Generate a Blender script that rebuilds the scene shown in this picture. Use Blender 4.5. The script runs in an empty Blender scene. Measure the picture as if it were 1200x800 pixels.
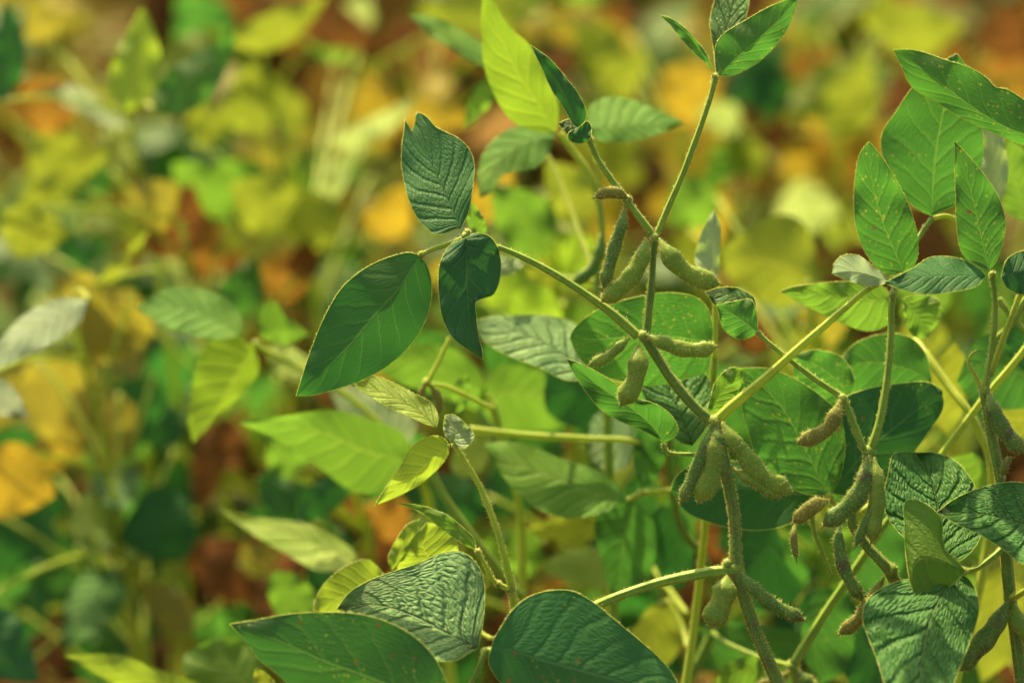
import bpy, math, random
import numpy as np
from mathutils import Vector, Matrix, Euler
rng = random.Random(11)
nr = np.random.RandomState(5)
sc = bpy.context.scene
col = sc.collection

# ------------------------------------------------------------------ camera
LENS = 100.0
FOCUS = 1.25
PITCH = math.radians(22)
CAMZ = 0.55 + FOCUS * math.sin(PITCH)
CAM = np.array([0.0, 0.0, CAMZ])
RX = np.array([1.0, 0, 0])
UX = np.array([0, math.sin(PITCH), math.cos(PITCH)])
FX = np.array([0, math.cos(PITCH), -math.sin(PITCH)])
KPX = 36.0 / 1200.0 / LENS          # metres per photo pixel at 1 m depth


def at(px, py, d):
    px = np.asarray(px, float); py = np.asarray(py, float); d = np.asarray(d, float)
    return (CAM + d[..., None] * (((px - 600) * KPX)[..., None] * RX + ((400 - py) * KPX)[..., None] * UX + FX))


cam_data = bpy.data.cameras.new('camera')
cam = bpy.data.objects.new('camera', cam_data)
col.objects.link(cam)
cam.location = CAM
cam.rotation_euler = (math.pi / 2 - PITCH, 0, 0)
cam_data.lens = LENS
cam_data.sensor_width = 36
cam_data.clip_start = 0.02
cam_data.clip_end = 200
cam_data.dof.use_dof = True
cam_data.dof.focus_distance = FOCUS
cam_data.dof.aperture_fstop = 3.5
cam_data.dof.aperture_blades = 0
sc.camera = cam

# ------------------------------------------------------------------ light
SUN_ELEV, SUN_AZ = math.radians(49), math.radians(-22)     # azimuth from +Y, negative = left
sd = Vector((math.sin(SUN_AZ) * math.cos(SUN_ELEV), math.cos(SUN_AZ) * math.cos(SUN_ELEV), math.sin(SUN_ELEV)))
sun_data = bpy.data.lights.new('sun', 'SUN')
sun_data.energy = 5.0
sun_data.angle = math.radians(0.5)
sun_data.color = (1.0, 0.8, 0.43)
sun = bpy.data.objects.new('sun', sun_data)
sun.rotation_euler = (-sd).to_track_quat('-Z', 'Y').to_euler()
sun.location = sd * 20
col.objects.link(sun)
world = bpy.data.worlds.new('World')
sc.world = world
world.use_nodes = True
wt = world.node_tree
sky = wt.nodes.new('ShaderNodeTexSky')
sky.sky_type = 'NISHITA'
sky.sun_disc = False
sky.sun_elevation = SUN_ELEV
sky.sun_rotation = SUN_AZ
sky.air_density = 0.9
sky.dust_density = 5.0
sky.ozone_density = 0.4
bgn = wt.nodes['Background']
tint = wt.nodes.new('ShaderNodeMix')          # warm, dusty late-summer sky
tint.data_type = 'RGBA'; tint.blend_type = 'MULTIPLY'; tint.inputs[0].default_value = 1.0
tint.inputs[7].default_value = (1.0, 0.92, 0.66, 1)
wt.links.new(sky.outputs[0], tint.inputs[6])
wt.links.new(tint.outputs[2], bgn.inputs[0])
bgn.inputs[1].default_value = 0.15
sc.view_settings.view_transform = 'Standard'
sc.view_settings.look = 'None'
sc.view_settings.gamma = 1
sc.view_settings.use_curve_mapping = False
sc.view_settings.exposure = 1.2
sc.render.engine = 'CYCLES'
sc.cycles.use_denoising = True
sc.cycles.max_bounces = 8
sc.cycles.diffuse_bounces = 5
sc.cycles.transmission_bounces = 5
sc.cycles.caustics_reflective = False
sc.cycles.caustics_refractive = False


# ------------------------------------------------------------------ materials
class NT:
    def __init__(s, name):
        s.m = bpy.data.materials.new(name)
        s.m.use_nodes = True
        s.t = s.m.node_tree
        s.t.nodes.clear()
        s.out = s.t.nodes.new('ShaderNodeOutputMaterial')

    def n(s, typ, **kw):
        nd = s.t.nodes.new('ShaderNode' + typ)
        for k, v in kw.items():
            setattr(nd, k, v)
        return nd

    def put(s, sock, v):
        if isinstance(v, bpy.types.NodeSocket):
            s.t.links.new(v, sock)
        elif isinstance(v, (tuple, list)) and len(v) == 3 and sock.type == 'RGBA':
            sock.default_value = (*v, 1)
        else:
            sock.default_value = v

    def ma(s, op, a, b=0.0, c=0.0, clamp=False):
        nd = s.n('Math', operation=op, use_clamp=clamp)
        for i, v in enumerate((a, b, c)):
            s.put(nd.inputs[i], v)
        return nd.outputs[0]

    def ramp(s, v, a, b, c=0.0, d=1.0):
        nd = s.n('MapRange', interpolation_type='SMOOTHSTEP')
        for i, x in enumerate((v, a, b, c, d)):
            s.put(nd.inputs[i], x)
        return nd.outputs[0]

    def mix(s, f, a, b, blend='MIX'):
        nd = s.n('Mix', data_type='RGBA', blend_type=blend)
        s.put(nd.inputs[0], f); s.put(nd.inputs[6], a); s.put(nd.inputs[7], b)
        return nd.outputs[2]

    def noise(s, vec, scale, detail=3.0, rough=0.55):
        nd = s.n('TexNoise')
        s.put(nd.inputs['Vector'], vec)
        nd.inputs['Scale'].default_value = scale
        nd.inputs['Detail'].default_value = detail
        nd.inputs['Roughness'].default_value = rough
        return nd.outputs['Fac']

    def comb(s, x, y, z=0.0):
        nd = s.n('CombineXYZ')
        for i, v in enumerate((x, y, z)):
            s.put(nd.inputs[i], v)
        return nd.outputs[0]

    def surf(s, sock):
        s.t.links.new(sock, s.out.inputs['Surface'])


def leaf_mat(name, c1, c2, tr, under=None, tfac=0.4, rough=0.5, spec=0.28, bump=0.5, vein=(0.2, 0.27, 0.09),
             spots=0.0, rust=0.0, vein_k=0.45, yel=(0.42, 0.42, 0.06), sheen=0.0):
    N = NT(name)
    uv = N.n('UVMap').outputs[0]
    sep = N.n('SeparateXYZ'); N.put(sep.inputs[0], uv)
    u, V = sep.outputs[0], sep.outputs[1]
    s_ = N.ma('SUBTRACT', N.ma('MULTIPLY', V, 2.0), 1.0)
    a = N.ma('ABSOLUTE', s_)
    side = N.ma('GREATER_THAN', s_, 0.0)
    obc = N.n('TexCoord').outputs['Object']
    nz = N.noise(obc, 55.0, 3.0)
    nz2 = N.noise(obc, 260.0, 2.0)
    rnd = N.n('ObjectInfo').outputs['Random']
    t = N.ma('SUBTRACT', N.ma('MULTIPLY', u, N.ma('MULTIPLY_ADD', rnd, 2.6, 6.2)), N.ma('MULTIPLY', N.ma('POWER', a, 0.85), 1.9))
    t = N.ma('ADD', t, N.ma('MULTIPLY', side, 0.45))
    t = N.ma('ADD', t, N.ma('ADD', N.ma('MULTIPLY', nz, 0.5), N.ma('MULTIPLY', N.noise(obc, 130.0, 2.0), 0.3)))
    f = N.ma('FRACT', t)
    dv = N.ma('MINIMUM', f, N.ma('SUBTRACT', 1.0, f))
    thick = N.ma('MULTIPLY_ADD', a, -0.045, 0.085)
    vn = N.ma('SUBTRACT', 1.0, N.ramp(dv, 0.0, thick))
    vn = N.ma('MULTIPLY', vn, N.ma('SUBTRACT', 1.0, N.ma('POWER', a, 3.0)))
    mr = N.ma('SUBTRACT', 1.0, N.ramp(a, 0.005, N.ma('MULTIPLY_ADD', u, -0.02, 0.045)))
    vo = N.n('TexVoronoi', voronoi_dimensions='2D', feature='DISTANCE_TO_EDGE')
    N.put(vo.inputs['Vector'], N.comb(N.ma('MULTIPLY_ADD', nz2, 0.5, N.ma('MULTIPLY', t, 2.6)), N.ma('MULTIPLY_ADD', nz2, 0.6, N.ma('MULTIPLY', s_, 13.0))))
    vo.inputs['Scale'].default_value = 1.0
    de = vo.outputs['Distance']
    vo2 = N.n('TexVoronoi', feature='DISTANCE_TO_EDGE')
    N.put(vo2.inputs['Vector'], obc); vo2.inputs['Scale'].default_value = 900.0
    tert = N.ma('SUBTRACT', 1.0, N.ramp(de, 0.0, 0.09))
    hgt = N.ma('ADD', N.ma('MULTIPLY', N.ramp(dv, 0.0, 0.24), 0.85), N.ma('MULTIPLY', N.ramp(de, 0.0, 0.4), 0.3))
    hgt = N.ma('ADD', hgt, N.ma('MULTIPLY', nz2, 0.25))
    hgt = N.ma('ADD', hgt, N.ma('MULTIPLY', N.ramp(vo2.outputs['Distance'], 0.0, 0.3), 0.05))
    hgt = N.ma('SUBTRACT', hgt, N.ma('MULTIPLY', mr, 0.6))
    back = N.n('NewGeometry').outputs['Backfacing']
    bp = N.n('Bump'); bp.inputs['Distance'].default_value = 0.001
    N.put(bp.inputs['Strength'], N.ma('MULTIPLY_ADD', back, -0.6 * bump, bump))
    N.put(bp.inputs['Height'], hgt)
    # colour
    big = N.noise(obc, 22.0, 2.0)
    base = N.mix(N.ramp(N.ma('MULTIPLY_ADD', nz, 0.5, N.ma('MULTIPLY', big, 0.5)), 0.32, 0.68), c1, c2)
    base = N.mix(N.ma('MULTIPLY', N.ramp(N.noise(obc, 13.0, 4.0, 0.65), 0.5, 0.75), 0.3), base, (min(1, c2[0] * 1.9 + 0.015), min(1, c2[1] * 1.25), c2[2] * 0.8))
    hv = N.n('HueSaturation'); N.put(hv.inputs['Value'], N.ma('MULTIPLY_ADD', rnd, 0.4, 0.82)); N.put(hv.inputs['Hue'], N.ma('MULTIPLY_ADD', rnd, -0.02, 0.508)); N.put(hv.inputs['Color'], base); base = hv.outputs[0]
    und = under or tuple(min(0.5, x * 1.7 + 0.03) for x in c1)
    base = N.mix(back, base, und)
    vm = N.ma('MULTIPLY_ADD', tert, 0.10, N.ma('MULTIPLY', N.ma('MAXIMUM', N.ma('MULTIPLY', vn, 0.55), mr), vein_k), clamp=True)
    base = N.mix(vm, base, vein)
    trc = N.mix(N.ramp(big, 0.3, 0.7), tr, tuple(x * 0.72 for x in tr))
    trc = N.mix(N.ma('MULTIPLY', tert, 0.16), trc, tuple(x * 0.5 for x in tr))
    trc = N.mix(N.ma('MULTIPLY', N.ma('MAXIMUM', N.ma('MULTIPLY', vn, 0.6), mr), 0.6), trc, (tr[0] * 1.2 + 0.12, tr[1] * 1.05 + 0.1, tr[2] + 0.03))
    if spots > 0:
        vs = N.n('TexVoronoi'); N.put(vs.inputs['Vector'], obc); vs.inputs['Scale'].default_value = 430.0
        sp = N.ma('MULTIPLY', N.ma('SUBTRACT', 1.0, N.ramp(N.ma('MULTIPLY_ADD', nz2, 0.4, vs.outputs['Distance']), 0.22, 0.62)),
                  N.ramp(N.noise(obc, 40.0, 2.0), 0.60 - spots * 0.3, 0.74 - spots * 0.28))
        wn = N.n('SeparateColor'); N.put(wn.inputs[0], vs.outputs['Color'])
        sp = N.ma('MULTIPLY', sp, N.ma('GREATER_THAN', wn.outputs[0], 0.4))
        sp = N.ma('MULTIPLY', sp, N.ma('MULTIPLY', wn.outputs[1], 0.75))
        base = N.mix(sp, base, yel); trc = N.mix(sp, trc, (0.5, 0.5, 0.05))
    if rust > 0:
        vs = N.n('TexVoronoi'); N.put(vs.inputs['Vector'], obc); vs.inputs['Scale'].default_value = 150.0
        wn = N.n('SeparateColor'); N.put(wn.inputs[0], vs.outputs['Color'])
        rs = N.ma('MULTIPLY', N.ma('SUBTRACT', 1.0, N.ramp(N.ma('MULTIPLY_ADD', nz2, 0.25, vs.outputs['Distance']), 0.15, 0.36)),
                  N.ma('GREATER_THAN', wn.outputs[1], 1.0 - rust))
        base = N.mix(rs, base, (0.26, 0.12, 0.045)); trc = N.mix(rs, trc, (0.16, 0.06, 0.02))
    p = N.n('BsdfPrincipled')
    N.put(p.inputs['Base Color'], base)
    N.put(p.inputs['Roughness'], N.ma('ADD', N.ma('MULTIPLY_ADD', nz2, 0.16, rough - 0.08), N.ma('MULTIPLY', back, 0.2)))
    N.put(p.inputs['Specular IOR Level'], N.ma('MULTIPLY_ADD', back, -0.5 * spec, spec))
    if sheen:
        p.inputs['Sheen Weight'].default_value = sheen
        p.inputs['Sheen Roughness'].default_value = 0.4
    N.put(p.inputs['Normal'], bp.outputs[0])
    tl = N.n('BsdfTranslucent')
    N.put(tl.inputs['Color'], trc); N.put(tl.inputs['Normal'], bp.outputs[0])
    mx = N.n('MixShader'); mx.inputs[0].default_value = tfac
    N.put(mx.inputs[1], p.outputs[0]); N.put(mx.inputs[2], tl.outputs[0])
    N.surf(mx.outputs[0])
    return N.m


def tissue_mat(name, c1, c2, tr=None, tfac=0.15, rough=0.5, bump=0.3, scale=120.0, ridges=0.0, blotch=None, fuzz=0.0):
    N = NT(name)
    obc = N.n('TexCoord').outputs['Object']
    nz = N.noise(obc, scale, 3.0); nf = N.noise(obc, scale * 9, 2.0)
    base = N.mix(N.ramp(nz, 0.35, 0.65), c1, c2)
    if blotch:
        base = N.mix(N.ma('MULTIPLY', N.ramp(N.noise(obc, scale * 0.7, 2.0), 0.55, 0.72), 0.8), base, blotch)
    h = N.ma('ADD', N.ma('MULTIPLY', nf, 0.5), N.ma('MULTIPLY', nz, 0.5))
    if ridges:
        sep = N.n('SeparateXYZ'); N.put(sep.inputs[0], N.n('UVMap').outputs[0])
        rd = N.ma('SINE', N.ma('MULTIPLY', sep.outputs[1], 2 * math.pi * 5))
        h = N.ma('ADD', h, N.ma('MULTIPLY', rd, ridges))
        base = N.mix(N.ramp(rd, 0.2, 1.0, 0.0, 0.35), base, tuple(min(1, x * 1.7) for x in c2))
    bp = N.n('Bump'); bp.inputs['Distance'].default_value = 0.0008; bp.inputs['Strength'].default_value = bump
    N.put(bp.inputs['Height'], h)
    p = N.n('BsdfPrincipled')
    N.put(p.inputs['Base Color'], base); p.inputs['Roughness'].default_value = rough
    p.inputs['Specular IOR Level'].default_value = 0.3
    if fuzz:
        p.inputs['Sheen Weight'].default_value = fuzz
        p.inputs['Sheen Roughness'].default_value = 0.35
        p.inputs['Sheen Tint'].default_value = (1.0, 0.85, 0.4, 1)
    N.put(p.inputs['Normal'], bp.outputs[0])
    tl = N.n('BsdfTranslucent'); N.put(tl.inputs['Color'], tr or tuple(min(1, x * 2.2) for x in c2))
    mx = N.n('MixShader'); mx.inputs[0].default_value = tfac
    N.put(mx.inputs[1], p.outputs[0]); N.put(mx.inputs[2], tl.outputs[0])
    N.surf(mx.outputs[0])
    return N.m


MT = {}
MT['dark'] = leaf_mat('dark_leaf', (0.022, 0.095, 0.028), (0.034, 0.12, 0.032), (0.045, 0.21, 0.03), tfac=0.34, rough=0.58, spec=0.16, bump=0.22, vein=(0.07, 0.17, 0.05))
MT['teal'] = leaf_mat('blue_green_leaf', (0.022, 0.1, 0.036), (0.036, 0.13, 0.042), (0.05, 0.2, 0.04), tfac=0.25, rough=0.6, bump=0.55, vein=(0.08, 0.17, 0.08), spec=0.15)
MT['rugose'] = leaf_mat('quilted_leaf', (0.034, 0.14, 0.03), (0.07, 0.2, 0.04), (0.07, 0.26, 0.04), tfac=0.25, rough=0.5, bump=1.5, vein=(0.15, 0.24, 0.09), spec=0.14)
MT['sheenpale'] = leaf_mat('painted_sheen_leaf', (0.09, 0.22, 0.075), (0.17, 0.31, 0.11), (0.12, 0.3, 0.08), tfac=0.25, rough=0.52, bump=1.5, vein=(0.26, 0.33, 0.2), spec=0.16, rust=0.04)  # paler base colour carries the silvery sheen of the lit leaves
MT['green'] = leaf_mat('mid_green_leaf', (0.028, 0.10, 0.018), (0.05, 0.15, 0.02), (0.09, 0.31, 0.04), tfac=0.42, bump=0.28, spots=0.35, rust=0.1, vein=(0.14, 0.25, 0.05))
MT['spot'] = leaf_mat('speckled_leaf', (0.03, 0.11, 0.02), (0.055, 0.16, 0.022), (0.1, 0.34, 0.04), tfac=0.42, bump=0.32, spots=1.0, rust=0.14, vein=(0.16, 0.27, 0.06))
MT['rusty'] = leaf_mat('rust_spotted_leaf', (0.028, 0.10, 0.024), (0.04, 0.13, 0.026), (0.07, 0.26, 0.04), tfac=0.36, bump=0.3, spots=0.5, rust=0.28, vein=(0.09, 0.2, 0.05))
MT['rustteal'] = leaf_mat('spotted_blue_green_leaf', (0.024, 0.115, 0.036), (0.04, 0.145, 0.042), (0.05, 0.2, 0.03), tfac=0.25, rough=0.58, bump=0.32, spots=0.4, rust=0.22, vein=(0.1, 0.24, 0.09), spec=0.15)
MT['bright'] = leaf_mat('bright_green_leaf', (0.06, 0.17, 0.015), (0.09, 0.2, 0.018), (0.17, 0.36, 0.035), tfac=0.5, bump=0.4, spots=0.2, vein=(0.22, 0.3, 0.05))
MT['glow'] = leaf_mat('sunlit_tint_leaf', (0.09, 0.2, 0.015), (0.13, 0.24, 0.018), (0.26, 0.44, 0.03), tfac=0.5, bump=0.4, spots=0.2, vein=(0.25, 0.32, 0.05))  # lighter lime green, the sunlit look is put into the colour
MT['lime'] = leaf_mat('lime_leaf', (0.16, 0.26, 0.015), (0.22, 0.3, 0.018), (0.26, 0.33, 0.03), tfac=0.46, bump=0.4, spots=0.4, vein=(0.4, 0.4, 0.06))
MT['limelit'] = leaf_mat('pale_yellow_green_leaf', (0.13, 0.25, 0.025), (0.19, 0.3, 0.03), (0.33, 0.5, 0.04), tfac=0.5, bump=0.35, spots=0.4, vein=(0.42, 0.44, 0.08))
MT['pale'] = leaf_mat('pale_underside_and_sheen_leaf', (0.22, 0.34, 0.15), (0.28, 0.39, 0.19), (0.32, 0.48, 0.12), under=(0.3, 0.42, 0.22), tfac=0.4, rough=0.5, bump=0.6, vein=(0.42, 0.45, 0.25), vein_k=0.3)  # real underside colour; on far upper faces its pallor stands for sheen
MT['palelime'] = leaf_mat('pale_lime_leaf', (0.26, 0.41, 0.06), (0.35, 0.48, 0.09), (0.42, 0.56, 0.06), tfac=0.4, rough=0.45, bump=0.8, spec=0.15, vein=(0.42, 0.48, 0.18), vein_k=0.3)
MT['white'] = leaf_mat('painted_white_sheen_leaf', (0.10, 0.16, 0.085), (0.135, 0.2, 0.11), (0.12, 0.2, 0.07), tfac=0.2, rough=0.6, bump=0.5, vein=(0.2, 0.25, 0.16), vein_k=0.3, spec=0.15)  # white sheen put into the leaf colour, the surface itself is matt
MT['fresh'] = leaf_mat('fresh_green_leaf', (0.07, 0.21, 0.03), (0.13, 0.29, 0.045), (0.18, 0.4, 0.04), tfac=0.38, bump=0.7, rough=0.6, spec=0.12, vein=(0.24, 0.36, 0.1))
MT['yellow'] = leaf_mat('yellow_leaf', (0.36, 0.28, 0.02), (0.42, 0.34, 0.03), (0.44, 0.33, 0.03), tfac=0.42, bump=0.4, rust=0.15, vein=(0.5, 0.4, 0.08))
MT['orange'] = leaf_mat('orange_leaf', (0.26, 0.15, 0.026), (0.34, 0.2, 0.032), (0.36, 0.2, 0.028), tfac=0.4, bump=0.5, rust=0.3, spec=0.08, vein=(0.4, 0.25, 0.08))
MT['brown'] = leaf_mat('withered_leaf', (0.13, 0.058, 0.02), (0.21, 0.10, 0.03), (0.26, 0.115, 0.026), tfac=0.3, rough=0.85, spec=0.05, bump=0.9, rust=0.4, vein=(0.24, 0.13, 0.06))
MT['olive'] = leaf_mat('olive_leaf', (0.2, 0.2, 0.04), (0.27, 0.25, 0.05), (0.4, 0.38, 0.04), tfac=0.4, bump=0.6, rust=0.3, spots=0.5, vein=(0.34, 0.32, 0.1))
MT['stem'] = tissue_mat('green_stem', fuzz=0.35, c1=(0.16, 0.28, 0.028), c2=(0.22, 0.34, 0.035), rough=0.45, ridges=0.5, bump=0.5)
MT['darkstem'] = tissue_mat('dark_green_stem', (0.1, 0.2, 0.024), (0.15, 0.25, 0.028), fuzz=0.35, rough=0.45, ridges=0.5, bump=0.5, blotch=(0.13, 0.11, 0.03))
MT['ystem'] = tissue_mat('yellow_green_stem', (0.25, 0.35, 0.03), (0.33, 0.41, 0.04), fuzz=0.5, rough=0.5, ridges=0.4, bump=0.4, tfac=0.25)
MT['brownstem'] = tissue_mat('dry_stem', (0.2, 0.11, 0.04), (0.3, 0.18, 0.06), rough=0.8, bump=0.6)
MT['pod'] = tissue_mat('green_pod', (0.15, 0.26, 0.024), (0.22, 0.32, 0.034), fuzz=0.3, rough=0.5, bump=0.5, scale=160.0, tfac=0.15)
MT['darkpod'] = tissue_mat('dark_pod', (0.08, 0.18, 0.024), (0.125, 0.22, 0.03), fuzz=0.3, rough=0.5, bump=0.5, scale=160.0, tfac=0.1, blotch=(0.09, 0.07, 0.03))
MT['drypod'] = tissue_mat('tawny_pod', (0.16, 0.175, 0.03), (0.22, 0.22, 0.04), rough=0.7, bump=0.6, scale=160.0, tfac=0.2)
MT['hair'] = tissue_mat('plant_down', (0.82, 0.8, 0.42), (0.88, 0.85, 0.48), tr=(1.0, 0.97, 0.55), tfac=0.6, rough=0.4, bump=0.0)
MT['margin'] = tissue_mat('painted_rim_light', (0.36, 0.46, 0.1), (0.44, 0.52, 0.14), tr=(0.75, 0.9, 0.25), tfac=0.65, rough=0.5, bump=0.0)  # pale yellow rim light along leaf edges, put into the colour
MT['vein'] = tissue_mat('leaf_vein', (0.2, 0.3, 0.08), (0.26, 0.34, 0.1), rough=0.5, bump=0.1, tfac=0.55, tr=(0.5, 0.6, 0.15))


# ------------------------------------------------------------------ mesh helpers
class MB:
    def __init__(s):
        s.v = []; s.f = []; s.m = []; s.uv = []; s.n = 0; s.mats = []

    def mi(s, mat):
        if mat not in s.mats:
            s.mats.append(mat)
        return s.mats.index(mat)

    def add(s, verts, faces, mat, uvs=None):
        verts = np.asarray(verts, float).reshape(-1, 3)
        k = s.mi(mat)
        s.v.append(verts)
        s.uv.append(np.zeros((len(verts), 2)) if uvs is None else np.asarray(uvs, float).reshape(-1, 2))
        o = s.n
        s.f.extend([tuple(i + o for i in f) for f in faces])
        s.m.extend([k] * len(faces))
        s.n += len(verts)

    def mesh(s, name, origin=None):
        V = np.concatenate(s.v)
        if origin is not None:
            V = V - np.asarray(origin)
        me = bpy.data.meshes.new(name)
        me.from_pydata(V.tolist(), [], s.f)
        for m in s.mats:
            me.materials.append(MT[m])
        me.polygons.foreach_set('material_index', s.m)
        me.polygons.foreach_set('use_smooth', [True] * len(s.f))
        ul = me.uv_layers.new(name='UVMap')
        li = np.empty(len(me.loops), int); me.loops.foreach_get('vertex_index', li)
        ul.data.foreach_set('uv', np.concatenate(s.uv)[li].ravel())
        me.update()
        return me


def link(name, data, parent=None, loc=None):
    o = bpy.data.objects.new(name, data)
    col.objects.link(o)
    if parent is not None:
        o.parent = parent
    if loc is not None:
        o.location = loc
    return o


ORG = {}


def plant(base, label, name='soybean_plant', group=None, cat='plant'):
    o = bpy.data.objects.new(name, None)
    col.objects.link(o)
    o.empty_display_size = 0.05
    o.location = base
    o['label'] = label; o['category'] = cat
    if group:
        o['group'] = group
    ORG[o] = np.array(base, float)
    return o


def part(name, mb, parent, plant_obj=None):
    """parts and sub-parts keep the plant's own origin"""
    me = mb.mesh(name, ORG[plant_obj if plant_obj is not None else parent])
    return link(name, me, parent)


def spline(P, n):
    """Catmull-Rom through P (k x dim), resampled at n points evenly by arc length"""
    P = np.asarray(P, float)
    if len(P) == 2:
        t = np.linspace(0, 1, n)[:, None]
        return P[0] * (1 - t) + P[1] * t
    Q = np.vstack([2 * P[0] - P[1], P, 2 * P[-1] - P[-2]])
    out = []
    for i in range(1, len(Q) - 2):
        p0, p1, p2, p3 = Q[i - 1], Q[i], Q[i + 1], Q[i + 2]
        d = [max(np.linalg.norm(b - a), 1e-9) ** 0.5 for a, b in ((p0, p1), (p1, p2), (p2, p3))]
        m1 = d[1] * ((p1 - p0) / d[0] - (p2 - p0) / (d[0] + d[1]) + (p2 - p1) / d[1])
        m2 = d[1] * ((p2 - p1) / d[1] - (p3 - p1) / (d[1] + d[2]) + (p3 - p2) / d[2])
        t = np.linspace(0, 1, 24, endpoint=False)[:, None]
        out.append((2 * t**3 - 3 * t**2 + 1) * p1 + (t**3 - 2 * t**2 + t) * m1 + (-2 * t**3 + 3 * t**2) * p2 + (t**3 - t**2) * m2)
    out.append(P[-1:])
    C = np.vstack(out)
    L = np.concatenate([[0], np.cumsum(np.linalg.norm(np.diff(C, axis=0), axis=1))])
    s = np.linspace(0, L[-1], n)
    return np.stack([np.interp(s, L, C[:, k]) for k in range(C.shape[1])], 1)


def frames(C, ref=None):
    T = np.gradient(C, axis=0)
    T /= np.maximum(np.linalg.norm(T, axis=1, keepdims=True), 1e-12)
    ref = FX if ref is None else ref
    A = ref - T * (T @ ref)[:, None]
    bad = np.linalg.norm(A, axis=1) < 0.05
    if bad.any():
        A[bad] = np.cross(T[bad], RX)
    A /= np.linalg.norm(A, axis=1, keepdims=True)
    B = np.cross(T, A)
    return T, A, B


def hairs(mb, P, N, length, w=0.000065, mat='hair', jitter=0.7):
    """short needles at points P along directions N"""
    k = len(P)
    if k == 0:
        return
    D = N + nr.normal(0, jitter * 0.5, (k, 3)); D /= np.linalg.norm(D, axis=1, keepdims=True)
    L = length * (0.5 + 0.8 * nr.rand(k, 1))
    X = np.cross(D, nr.normal(0, 1, (k, 3))); X /= np.linalg.norm(X, axis=1, keepdims=True)
    Y = np.cross(D, X)
    V = np.empty((k, 4, 3))
    V[:, 0] = P + X * w
    V[:, 1] = P - X * w * 0.5 + Y * w * 0.87
    V[:, 2] = P - X * w * 0.5 - Y * w * 0.87
    V[:, 3] = P + D * L
    F = []
    for i in range(k):
        o = 4 * i
        F += [(o, o + 1, o + 3), (o + 1, o + 2, o + 3), (o + 2, o, o + 3)]
    mb.add(V.reshape(-1, 3), F, mat)


def tube(mb, C, R, mat, sides=8, flat=1.0, hair=0, hlen=0.0012, cap=True, ref=None):
    C = np.asarray(C); n = len(C)
    R = np.broadcast_to(np.asarray(R, float), (n,))
    T, A, B = frames(C, ref)
    th = np.linspace(0, 2 * np.pi, sides, endpoint=False)
    ring = np.cos(th)[None, :, None] * A[:, None] * flat + np.sin(th)[None, :, None] * B[:, None]
    V = C[:, None] + ring * R[:, None, None]
    F = [(i * sides + j, i * sides + (j + 1) % sides, (i + 1) * sides + (j + 1) % sides, (i + 1) * sides + j) for i in range(n - 1) for j in range(sides)]
    uv = np.stack(np.meshgrid(np.linspace(0, 1, n), np.linspace(0, 1, sides), indexing='ij'), -1)
    if cap:
        F += [tuple(range(sides))[::-1], tuple((n - 1) * sides + j for j in range(sides))]
    mb.add(V.reshape(-1, 3), F, mat, uv)
    if hair:
        L = np.sum(np.linalg.norm(np.diff(C, axis=0), axis=1))
        k = int(hair * 0.9 * L * 100)
        ii = nr.randint(0, n - 1, k); f = nr.rand(k); a = nr.rand(k) * 2 * np.pi
        lerp = lambda X: X[ii] * (1 - f)[:, None] + X[ii + 1] * f[:, None]
        r = R[ii] * (1 - f) + R[ii + 1] * f
        d = np.cos(a)[:, None] * lerp(A) * flat + np.sin(a)[:, None] * lerp(B)
        nn = np.cos(a)[:, None] * lerp(A) + np.sin(a)[:, None] * lerp(B) * flat
        nn /= np.linalg.norm(nn, axis=1, keepdims=True)
        hairs(mb, lerp(C) + d * r[:, None] * 0.97, nn + 0.25 * T[ii], hlen)


def pxpath(pts, d, n):
    """pts of (px,py[,dz cm]) -> n world points"""
    P = np.array([(p[0], p[1], d + (p[2] * 0.01 if len(p) > 2 else 0)) for p in pts], float)
    P[:, 2] *= 1 / (KPX * d)           # comparable units for arc length
    S = spline(P, n)
    return at(S[:, 0], S[:, 1], S[:, 2] * KPX * d)


def stem_px(mb, pts, d, w0, w1, mat='stem', hair=55, n=None, ground=False, hlen=0.0012):
    n = n or max(8, int(len(pts) * 7))
    C = pxpath(pts, d, n)
    r0, r1 = w0 * KPX * d / 2, w1 * KPX * d / 2
    R = np.linspace(r0, r1, n) * (1 + 0.05 * np.sin(np.linspace(0, 14, n)))
    if ground:
        last = C[-1]; dirv = C[-1] - C[-3]; dirv /= np.linalg.norm(dirv)
        k = 14; t = np.linspace(0, 1, k + 1)[1:, None]
        g = ground if not isinstance(ground, bool) else (last[0] + dirv[0] * 0.1, last[1] + 0.02)
        G = np.array([g[0], g[1], -0.01])
        c1 = last + dirv * 0.15
        E = (1 - t) ** 2 * last + 2 * (1 - t) * t * c1 + t**2 * G
        C = np.vstack([C, E]); R = np.concatenate([R, np.linspace(r1, r1 * 1.35, k)])
    tube(mb, C, R, mat, 10, hair=hair, hlen=hlen)
    return C


def knot(mb, px, py, d, r, mat='stem', hair=260, squash=1.0):
    """a swollen node or pulvinus: lumpy ball with down"""
    c = at(px, py, d); rr = 0.82 * r * KPX * d
    th = np.linspace(0, math.pi, 8); ph = np.linspace(0, 2 * math.pi, 12, endpoint=False)
    V = []
    for a in th:
        for b in ph:
            k = rr * (1 + 0.13 * math.sin(3 * b + px) * math.sin(2 * a + py))
            V.append(c + k * (math.sin(a) * math.cos(b) * RX + squash * math.cos(a) * UX + math.sin(a) * math.sin(b) * FX))
    F = [(i * 12 + j, i * 12 + (j + 1) % 12, (i + 1) * 12 + (j + 1) % 12, (i + 1) * 12 + j) for i in range(7) for j in range(12)]
    mb.add(V, F, mat)
    if hair:
        D = nr.normal(0, 1, (hair, 3)); D /= np.linalg.norm(D, axis=1, keepdims=True)
        hairs(mb, c + D * rr * 0.95, D, 0.0012)


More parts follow.
